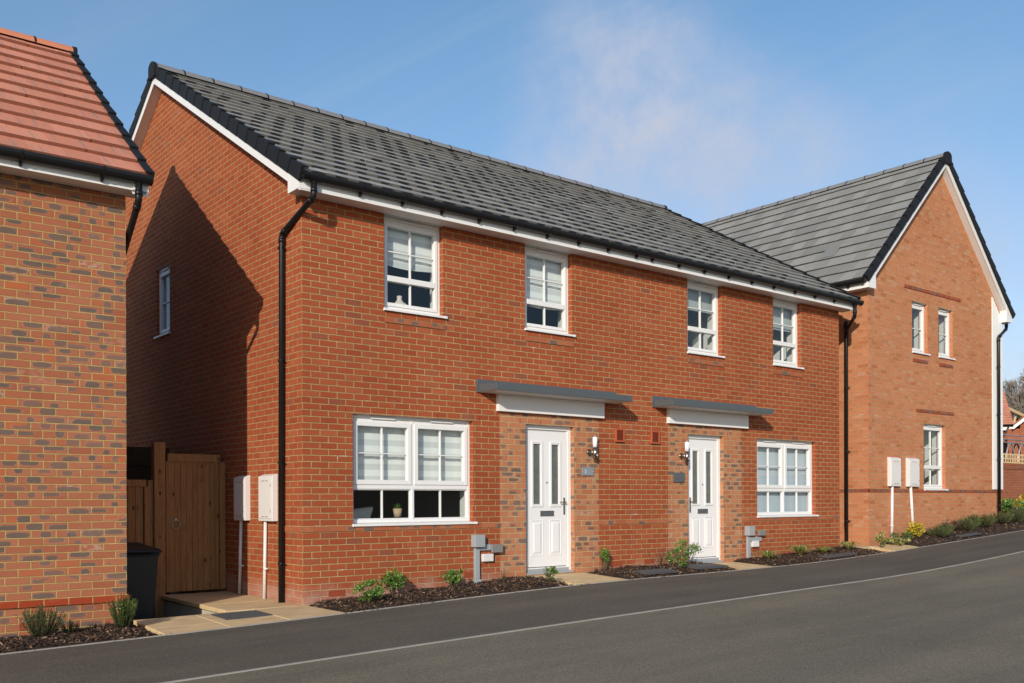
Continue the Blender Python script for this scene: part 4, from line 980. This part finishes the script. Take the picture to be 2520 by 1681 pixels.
# ------------------------------------------------------------------ plants
def shrub(name, label, cat, x, y, h, w, m, n=420, ls=.022, stems=7, base=.12, group='leafy shrubs along the beds', lean=(0, 0), clus=26, mm=None):
    z = gp(x, y) - .02; t = thing(name, label, cat, (x, y, z), group=group); s = MB(); f = MB()
    tips = []
    for k in range(stems):
        a = R.uniform(0, 6.28); q = R.uniform(.1, .5); p = Vector((R.gauss(0, .012), R.gauss(0, .012), 0)); path = [tuple(p)]
        for j in range(4):
            p = p + Vector((math.cos(a) * q * w * .3 + lean[0] * h * .25 + R.gauss(0, .01), math.sin(a) * q * w * .3 + lean[1] * h * .25 + R.gauss(0, .01), h * .23)); path.append(tuple(p)); tips.append(p.copy())
        s.tube(path, .004, 5, rs=[.006, .005, .004, .003, .002])
    s.build('stems', M_stem, t)
    cl = []
    for k in range(clus):
        for _ in range(30):
            c = Vector((R.uniform(-1, 1), R.uniform(-1, 1), R.uniform(-1, 1)))
            if c.length < 1 and c.length > .25: break
        cl.append(Vector((c.x * w / 2 + lean[0] * h * .5, c.y * w / 2 + lean[1] * h * .5, h * (base + (1 - base) * (.5 + .5 * c.z)))))
    for k in range(int(n * 1.7)):
        c = R.choice(cl); p = c + Vector((R.gauss(0, w * .07), R.gauss(0, w * .07), R.gauss(0, h * .05)))
        d = Vector((R.gauss(0, 1), R.gauss(0, 1), R.gauss(.5, .7))).normalized(); u = d.orthogonal().normalized(); u = Matrix.Rotation(R.uniform(0, 6.28), 3, d) @ u
        l = ls * 1.25 * R.uniform(.6, 1.3); q = l * .40; mid = p + d * l * .5; e = p + d * l; dr = Vector((0, 0, -l * .12))
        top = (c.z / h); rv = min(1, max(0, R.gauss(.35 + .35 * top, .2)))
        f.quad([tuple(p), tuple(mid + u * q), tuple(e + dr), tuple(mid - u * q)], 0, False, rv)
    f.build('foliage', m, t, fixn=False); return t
def spiky(name, label, cat, x, y, h, w, m, n=300, bw=.003, group='feathery shrubs along the beds', arch=.0, z=None):
    z = gp(x, y) - .015 if z is None else z; t = thing(name, label, cat, (x, y, z), group=group); f = MB(); s = MB()
    for k in range(max(5, n // 18)):
        a = R.uniform(0, 6.28); q = R.uniform(0, 1) ** .7; tip = Vector((math.cos(a) * q * w / 2, math.sin(a) * q * w / 2, h * R.uniform(.65, 1) * (1 - .25 * q)))
        b = Vector((math.cos(a) * q * w * .14, math.sin(a) * q * w * .14, 0)); md = (b + tip) / 2 + Vector((math.cos(a) * q * w * .05, math.sin(a) * q * w * .05, 0))
        s.tube([tuple(b), tuple(md), tuple(tip)], .002, 4, rs=[.003, .0022, .0012])
        for j in range(22):
            u = R.uniform(.2, 1); p = (b * (1 - u) ** 2 + md * 2 * u * (1 - u) + tip * u * u)
            d = (tip - b).normalized() + Vector((R.gauss(0, .55), R.gauss(0, .55), R.gauss(.1, .3))); d.normalize(); l = R.uniform(.02, .038) * (h / .35) ** .5
            sd = d.orthogonal().normalized() * bw
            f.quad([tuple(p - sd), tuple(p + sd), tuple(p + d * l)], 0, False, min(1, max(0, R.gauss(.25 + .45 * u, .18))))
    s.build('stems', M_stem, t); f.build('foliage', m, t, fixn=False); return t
def strap(name, label, cat, x, y, h, w, m, n=34, bw=.008, group='strap leaved tufts along the beds'):
    z = gp(x, y) - .01; t = thing(name, label, cat, (x, y, z), group=group); f = MB()
    for k in range(n):
        a = R.uniform(0, 6.28); L_ = R.uniform(.5, 1); side = Vector((-math.sin(a), math.cos(a), 0)) * bw; pr = None; rv = R.random(); hh = h * R.uniform(.5, 1.1)
        for j in range(7):
            u = j / 6; p = Vector((math.cos(a) * u * w / 2 * L_, math.sin(a) * u * w / 2 * L_, hh * math.sin(u * 2.5) + .005)); s = side * (1 - u) ** .6
            if pr: f.quad([tuple(pr[0] - pr[1]), tuple(pr[0] + pr[1]), tuple(p + s), tuple(p - s)], 0, False, rv)
            pr = (p, s)
    f.build('leaves', m, t, fixn=False); return t
def twigs(label, x, y, h, w, n=16):
    z = gp(x, y); t = MB()
    for k in range(n):
        a = R.uniform(0, 6.28); q = R.uniform(.2, 1); p = Vector((0, 0, 0)); path = [tuple(p)]
        for j in range(4): p = p + Vector((math.cos(a) * q * w / 8 + R.gauss(0, .012), math.sin(a) * q * w / 8 + R.gauss(0, .012), h / 4 * R.uniform(.6, 1.1))); path.append(tuple(p))
        t.tube(path, .002, 4, rs=[.0035, .003, .0025, .002, .001])
    o = t.build('bare_twigs', M_stem); o.location = (x, y, z); tag(o, label, 'plant'); return o
spiky('dark_shrub', 'dark shaded shrub at the far left below the mottled wall', 'shrub', -2.86, -.42, .34, .42, M_ever, 1900, bw=.005)
spiky('grass_tuft', 'small grassy tuft between the two shrubs below the mottled wall', 'plant', -2.58, -.25, .17, .18, M_ever, 600, bw=.004)
spiky('heather_shrub', 'bright green upright shrub at the right corner of the mottled wall', 'shrub', -2.12, -.42, .38, .30, M_leaf, 2000, bw=.006)
shrub('leafy_shrub', 'low green shrub nearest the pavement, left of its pair', 'shrub', .50, -.66, .27, .34, M_leaf, 620)
shrub('leafy_shrub', 'round green shrub with a shadow on the wall, second from the corner', 'shrub', 1.12, -.16, .31, .27, M_leaf, 560, base=.3)
shrub('leafy_shrub', 'green shrub left of the grey pipe cover', 'shrub', 1.95, -.25, .27, .24, M_leaf, 480, base=.25)
shrub('leafy_shrub', 'small sparse shrub in front of the left white door', 'shrub', 3.19, -.66, .21, .22, M_leaf, 190, clus=14, stems=6)
shrub('leafy_shrub', 'thin green shrub against the wall right of the left door', 'shrub', 4.72, -.12, .33, .18, M_leaf, 260, base=.3, clus=16)
shrub('leafy_shrub', 'tangled low shrub beside the grid cover, left of the right door', 'shrub', 5.72, -.66, .36, .22, M_leaf, 300, clus=16)
shrub('leafy_shrub', 'airy spreading shrub across the right white door', 'shrub', 6.20, -.42, .42, .46, M_leaf, 330, base=.45, clus=18)
shrub('leafy_shrub', 'sparse upright shrub growing beside the airy one', 'shrub', 5.92, -.30, .30, .14, M_leaf, 120, clus=9)
twigs('bare brown twigs over the air brick between the doors', 5.75, -.28, .33, .5)
twigs('bare twigs beside the grey pipe cover', 2.72, -.3, .20, .4, 10)
strap('strap_plant', 'limp yellow-green tuft right of the right pipe cover', 'plant', 8.15, -.45, .14, .62, M_var, 110)
strap('strap_plant', 'yellow strap-leaved plant in the middle of the right bed', 'plant', 9.1, -.42, .17, .72, M_var, 130)
strap('strap_plant', 'short yellow strap-leaved plant by the slate cover', 'plant', 9.75, -.45, .13, .60, M_var, 100)
strap('strap_plant', 'flattened yellow-green plant at the end of the long wall', 'plant', 10.45, -.50, .15, .65, M_var, 110)
shrub('variegated_shrub', 'variegated leafy shrub at the foot of the orange brick corner', 'shrub', 11.35, -.62, .34, .22, M_var, 150, ls=.03, base=.1, clus=12)
shrub('ground_plant', 'low variegated plant spreading before the stone path', 'plant', 11.95, -.66, .15, .42, M_var, 240, ls=.03, clus=16)
shrub('yellow_shrub', 'bright yellow bushy shrub below the meter boxes', 'shrub', 12.86, -.45, .32, .32, M_yel, 700, ls=.032, base=.15, clus=40)
shrub('ground_plant', 'low dark shrub left of the yellow one', 'plant', 12.55, -.34, .20, .36, M_ever, 320, clus=18)
for x, y, h, w, lb in ((13.55, -.58, .26, .52, 'feathery green bush right of the yellow shrub'), (13.92, -.50, .27, .46, 'feathery bush touching the purple stems'), (14.85, -.50, .32, .52, 'tall dark green feathery bush under the window side'),
                       (15.25, -.42, .35, .44, 'feathery bush with yellow top in mid row'), (15.75, -.45, .33, .56, 'brownish feathery bush left of the far downpipe'), (16.55, -.45, .32, .56, 'green feathery bush in front of the far downpipe'),
                       (17.25, -.45, .36, .60, 'green feathery bush past the house corner'), (18.2, -.3, .34, .8, 'bush at the edge of the frame beside the footway')):
    spiky('feathery_bush', lb, 'bush', x, y, h, w, M_ever if x != 15.25 else M_leaf, 2600, bw=.007)
shrub('purple_shrub', 'sparse purple stemmed shrub between the feathery bushes', 'shrub', 14.38, -.42, .28, .42, M_purp, 240, clus=16)
for x, y, h, w, lb, m_ in ((19.6, .6, .4, .8, 'leafy green shrub beyond the house, left of the strap leaves', M_leaf), (20.8, 1.6, .5, .9, 'yellow-green shrub in front of the far garden wall', M_yel), (21.9, 1.1, .5, .9, 'yellow-flowered shrub at the right edge below the garden wall', M_yel), (19.9, -.3, .4, .8, 'dark low shrub at the right edge', M_purp)):
    shrub('leafy_shrub', lb, 'shrub', x, y, h, w, m_, 420, ls=.05, clus=20)
strap('strap_plant', 'tall arching strap-leaved plant at the right edge', 'plant', 20.4, .4, .5, 1.3, M_leaf, 46, bw=.02)
# covers let into the beds and slabs
def cover(label, x0, x1, y0, y1, dz=.02, grid=True, m=None, zf=None, nm='drain_cover'):
    m = m or M_iron; zf = zf or (lambda x, y: zs(x, y)); mb = MB()
    def bx(a, b, c, d, h0, h1):
        P = [(a, c), (b, c), (b, d), (a, d)]; mb.hexa([(p, q, zf(p, q) + h0) for p, q in P] + [(p, q, zf(p, q) + h1) for p, q in P])
    bx(x0, x1, y0, y1, dz - .02, dz)
    if grid:
        n = 12
        for i in range(n + 1): x = x0 + (x1 - x0 - .01) * i / n; bx(x, x + .01, y0, y1, dz + .0005, dz + .009)
        for j in range(5): y = y0 + (y1 - y0 - .01) * j / 4; bx(x0, x1, y, y + .01, dz + .0005, dz + .0075)
    return tag(mb.build(nm, m), label, 'drain cover', 'covers let into the ground')
cover('dark grid inspection cover let into the buff side path', -1.12, -.62, -.52, -.10, .006, zf=lambda x, y: PATHZ(x, y) - .004)
cover('grid cover in the mulch nearer the left door', 4.78, 5.42, -.90, -.62, .055); cover('grid cover in the mulch nearer the right door', 5.95, 6.60, -.86, -.52, .062)
cover('flat slate coloured cover in the right bed', 9.2, 10.1, -.89, -.70, .05, False); cover('flat grey cover between the feathery bushes', 13.9, 14.7, -.88, -.76, .06, False)
# ============================================================ background at the right
gw = thing('garden_wall', 'red brick garden wall at the right edge behind the plants', 'wall', (24, 2.5, 0), (-24, -2.5, 0))
mb = MB(); mb.box(17.9, 40, 3.0, 3.25, -.6, 1.27); mb.build('wall', M_far, gw); mb = MB(); mb.box(17.9, 40, 2.975, 3.275, 1.271, 1.448); mb.build('coping', M_plr, gw)
tr = MB(); tr.box(17.9, 40, 3.06, 3.085, 1.452, 1.49); tr.box(17.9, 40, 3.06, 3.085, 1.57, 1.61); tr.box(17.9, 40, 3.06, 3.085, 1.70, 1.745)
x = 17.95
while x < 40: tr.box(x, x + .04, 3.04, 3.0595, 1.452, 1.745); x += .16
tag(tr.build('trellis', M_ltim), 'pale wooden trellis strip along the top of the garden wall', 'trellis')
rl = thing('hoop_frame', 'grey metal rails with dark and pale hoops above the trellis', 'frame', (30, 5.5, 1.2), (-30, -5.5, -1.2))
for z in (2.66, 2.51, 2.40): mb = MB(); mb.tube([(24, 5.5, z), (38, 5.5, z)], .022, 8); mb.build('rail', M_wire, rl)
for k in range(9):
    x0 = 26.7 + k * .98
    for yy, dx, m_ in ((5.5, 0, M_wire), (5.62, -.22, M_black)):
        mb = MB(); mb.tube([(x0 + dx + .46 * math.cos(a), yy, .9 + 1.49 * math.sin(a)) for a in [math.pi * i / 16 for i in range(17)]], .026, 6); mb.build('hoop', m_, rl)
def farhouse(nm, label, tip, rz, L_, dp, z0, pitch, gable):
    """tip: the near right (or left for a gable) corner of the eaves; local x runs right, y away"""
    ca, sa = math.cos(rz), math.sin(rz); ox = .2 if not gable else -.3
    lx, ly = tip[0] - (ca * ox + sa * .3), tip[1] - (sa * ox - ca * .3); zs_ = tip[2] + (.3 * pitch - .05)
    h = thing(nm, label, 'house', (lx, ly, z0), (0, 0, -z0), rz); hb = dp / 2
    if not gable:
        x0, x1 = -L_, 0
        mb = MB(); mb.box(x0, x1, 0, dp, z0, zs_)
        for x in (x0, x1): mb.quad([(x, 0, zs_), (x, hb, zs_ + pitch * hb), (x, dp, zs_)])
        mb.build('wall', M_far, h); r_ = MB(); s1 = Vector((0, 1, pitch)).normalized(); s2 = Vector((0, -1, pitch)).normalized(); SL_ = (hb + .3) * math.sqrt(1 + pitch ** 2)
        roof_slope(r_, (x0 - .2, -.3, zs_ - .3 * pitch + .1), (1, 0, 0), s1, L_ + .4, SL_, ga=.25, tw=.27, t=.03); roof_slope(r_, (x0 - .2, dp + .3, zs_ - .3 * pitch + .1), (1, 0, 0), s2, L_ + .4, SL_, ga=.5, tw=.6, t=.03)
        r_.build('roof', [M_rt, M_re], h); f_ = MB(); f_.box(x0 - .18, x1 + .18, -.3, -.27, zs_ - .3 * pitch - .16, zs_ - .3 * pitch + .08); f_.build('fascia', M_pvc, h)
        g_ = MB(); g_.tube([(x0 - .2, -.36, zs_ - .3 * pitch + .10), (x1 + .2, -.36, zs_ - .3 * pitch + .10)], .07, 8); g_.build('gutter', M_black, h)
        pp = MB(); pp.tube([(x1 - .1, -.36, zs_ - .3 * pitch), (x1 - .4, -.1, zs_ - .9), (x1 - .4, -.1, z0)], .05, 8); pp.build('downpipe', M_black, h)
    else:
        w = L_; m_ = w / 2
        mb = MB(); mb.box(0, w, 0, dp, z0, zs_); mb.box(-.6, -.001, .02, dp, z0, zs_ - .33)
        for yy in (0, dp): mb.quad([(0, yy, zs_), (m_, yy, zs_ + pitch * w / 2), (w, yy, zs_)])
        mb.build('wall', M_far, h); r_ = MB(); b_ = MB(); ze_ = zs_ - .3 * pitch; zr = zs_ + pitch * w / 2
        for sx in (-1, 1):
            e = m_ + sx * (w / 2 + .3)
            r_.hexa([(e, -.3, ze_ + .02), (m_, -.3, zr + .02), (m_, dp, zr + .02), (e, dp, ze_ + .02), (e, -.3, ze_ + .16), (m_, -.3, zr + .16), (m_, dp, zr + .16), (e, dp, ze_ + .16)])
            b_.hexa([(e, -.34, ze_ - .14), (m_, -.34, zr - .14), (m_, -.301, zr - .14), (e, -.301, ze_ - .14), (e, -.34, ze_ + .04), (m_, -.34, zr + .04), (m_, -.301, zr + .04), (e, -.301, ze_ + .04)])
        r_.build('roof', M_re, h); b_.build('barge_board', M_pvc, h)
    return h
farhouse('distant_tiled_house', 'distant brick house with steep red tiled roof beyond the hoops', (50.52, 14.0, 4.45), rad(-55.4), 11, 5.0, 1.0, .80, False)
farhouse('distant_gable_house', 'distant brick house with white barge board at the right edge', (46.97, 12.5, 4.22), rad(-69), 9, 8, 1.0, .80, True)
tf = thing('roof_frame', 'pale timber roof frame of a house being built behind the brick gable', 'roof frame', (65, 20.5, 2), (-65, -20.5, -2))
top = lambda x: 6.73 - (x - 64.94) * .155
mb = MB(); mb.quad([(60, 21.3, 3), (72, 21.3, 3), (72, 21.3, top(72) - .45), (60, 21.3, top(60) - .25)]); mb.build('sheathing', M_ltim, tf, fixn=False)
mb = MB(); mb.hexa([(60, 20.3, top(60) - .22), (72, 20.3, top(72) - .22), (72, 20.45, top(72) - .22), (60, 20.45, top(60) - .22), (60, 20.3, top(60)), (72, 20.3, top(72)), (72, 20.45, top(72)), (60, 20.45, top(60))]); mb.build('top_rail', M_ltim, tf)
for k in range(14):
    x = 60.2 + k * .82; mb = MB(); mb.hexa([(x, 20.5, 4.4), (x + .1, 20.5, 4.4), (x + .1, 20.62, 4.4), (x, 20.62, 4.4), (x + .7, 20.5, top(x + .7) - .23), (x + .8, 20.5, top(x + .8) - .23), (x + .8, 20.62, top(x + .8) - .23), (x + .7, 20.62, top(x + .7) - .23)]); mb.build('rafter', M_woodd if k % 3 == 1 else M_ltim, tf)
def tree(label, x, y, z, h, w, seed):
    r_ = random.Random(seed); t = thing('bare_tree', label, 'tree', (x, y, z), group='bare winter trees beyond the houses'); tk, cr = MB(), MB()
    def br(p, d, l, r, lev):
        if lev > 7: return
        q = p + d * l; tgt = tk if lev == 0 else cr
        if lev == 0: tgt.tube([tuple(p), tuple((p + q) / 2 + Vector((r_.gauss(0, .1), r_.gauss(0, .1), 0))), tuple(q)], r, 8, rs=[r, r * .8, r * .62])
        else: tgt.tube([tuple(p), tuple(q)], r, 3, rs=[r, r * .6], cap=False)
        for k in range(3 if lev < 7 else 0):
            s = Vector((r_.gauss(0, .42), r_.gauss(0, .42), r_.gauss(.12, .2))); nd = (d + s).normalized()
            br(p + d * l * r_.uniform(.55, 1), nd, l * r_.uniform(.66, .82), max(.019, r * .56), lev + 1)
    br(Vector((0, 0, 0)), Vector((0, 0, 1)), h * .25, w, 0); br(Vector((0, 0, h * .12)), Vector((.35, .1, 1)).normalized(), h * .22, w * .6, 1)
    tk.build('trunk', M_tree, t); cr.build('crown', M_tree, t); return t
tree('bare grey tree rising tallest at the right edge', 79.5, 24.3, 2, 12.5, .28, 3)
tree('bare grey tree left of the tallest, behind the red roof', 77.2, 27.2, 2, 11.2, .24, 5)
tree('bare tree farther left partly hidden by the white corner strip', 74.0, 28.5, 2, 11.0, .24, 9)
tree('bare tree crowding in between the two tall ones', 81.0, 27.0, 2, 11.6, .24, 21)
tree('bare tree low down behind the timber roof frame', 84.5, 28.0, 2, 11.5, .24, 12)
# ============================================================ camera, light, sky
f, yaw, pitch, roll, cx, cy, cz, py = 2360.19, .6788, .0016, -.0040, -5.0543, -10.1089, .3531, 1230.3
fw = Vector((math.sin(yaw) * math.cos(pitch), math.cos(yaw) * math.cos(pitch), math.sin(pitch))); rt = Vector((math.cos(yaw), -math.sin(yaw), 0)); up = rt.cross(fw)
r2 = rt * math.cos(roll) + up * math.sin(roll); u2 = -rt * math.sin(roll) + up * math.cos(roll)
cam = bpy.data.cameras.new('camera'); co = bpy.data.objects.new('camera', cam); COL.objects.link(co); S.camera = co
co.matrix_world = Matrix(((r2.x, u2.x, -fw.x, cx), (r2.y, u2.y, -fw.y, cy), (r2.z, u2.z, -fw.z, cz), (0, 0, 0, 1)))
cam.sensor_width = 36; cam.lens = 36 * f / 2520; cam.shift_y = (py - 840.5) / 2520; cam.clip_end = 5000; cam.clip_start = .1
sd = Vector((-1, -.755, .464)).normalized()
sun = bpy.data.lights.new('sun', 'SUN'); sun.energy = 4.1; sun.angle = rad(.5); sun.color = (1.0, .925, .79)
so_ = bpy.data.objects.new('sun', sun); COL.objects.link(so_); so_.rotation_euler = sd.to_track_quat('Z', 'Y').to_euler()
el = math.asin(sd.z); az = math.atan2(sd.x, sd.y)
w = bpy.data.worlds.new('World'); S.world = w; w.use_nodes = True; g = N(w.node_tree); bg = w.node_tree.nodes['Background']
sky = g.n('ShaderNodeTexSky'); sky.sky_type = 'NISHITA'; sky.sun_disc = False; sky.sun_elevation = el; sky.sun_rotation = az; sky.air_density = 1.0; sky.dust_density = .4; sky.ozone_density = 1.5; sky.altitude = 0
tc = g.n('ShaderNodeTexCoord').outputs['Generated']; x, y, z = g.sep(tc)
nrm = g.n('ShaderNodeVectorMath', operation='NORMALIZE'); g.put(nrm.inputs[0], tc)
nzv = g.n('ShaderNodeTexNoise'); g.put(nzv.inputs['Vector'], tc); nzv.inputs['Scale'].default_value = 5.; nzv.inputs['Detail'].default_value = 6.
wob = g.n('ShaderNodeVectorMath', operation='MULTIPLY_ADD'); g.put(wob.inputs[0], nzv.outputs[1]); wob.inputs[1].default_value = (.16, .16, .16); g.put(wob.inputs[2], nrm.outputs[0])
sub_ = g.n('ShaderNodeVectorMath', operation='SUBTRACT'); g.put(sub_.inputs[0], wob.outputs[0]); sub_.inputs[1].default_value = (.08, .08, .08)
lump = 0.
for (cx_, cy_, cz_), rr, st_ in (((.672, .640, .370), .13, .44), ((.630, .672, .390), .10, .34), ((.725, .60, .345), .13, .38), ((.775, .56, .295), .10, .34), ((.69, .65, .31), .10, .16), ((.85, .44, .28), .16, .20), ((.90, .40, .17), .16, .34), ((.88, .44, .08), .12, .25), ((.2, .8, .5), .2, .10), ((-.6, -.5, .5), .35, .6), ((.1, -.9, .4), .4, .6), ((-.9, .3, .3), .3, .5)):
    di = g.n('ShaderNodeVectorMath', operation='DISTANCE'); g.put(di.inputs[0], sub_.outputs[0]); di.inputs[1].default_value = (cx_, cy_, cz_)
    lump = g.m('ADD', lump, g.m('MULTIPLY', g.rng(di.outputs['Value'], rr * 1.15, rr * .25, sm=True), st_))
lump = g.m('MULTIPLY', lump, g.rng(g.noise(tc, 8., 8., .65), .28, .62))
wisp = g.m('MULTIPLY', g.rng(g.noise(g.comb(g.m('ADD', x, y), g.m('MULTIPLY', g.m('SUBTRACT', z, g.m('MULTIPLY', x, .6)), 5.), 2.), 2.6, 7., .62), .50, .78, sm=True), .15)
fac = g.m('ADD', lump, wisp, clamp=True)
tint = g.mix(g.rng(z, .02, .45), (1.02, .94, 1.02, 1), (.92, 1.13, 1.21, 1))
g.put(bg.inputs[0], g.mix(fac, g.mix(1., sky.outputs[0], tint, 'MULTIPLY'), (3.9, 4.3, 5.3, 1))); bg.inputs[1].default_value = .135
S.view_settings.view_transform = 'Standard'; S.view_settings.look = 'None'; S.view_settings.exposure = 0; S.view_settings.gamma = 1
S.render.resolution_x = 1024; S.render.resolution_y = 683
S.cycles.max_bounces = 8; S.cycles.transparent_max_bounces = 16
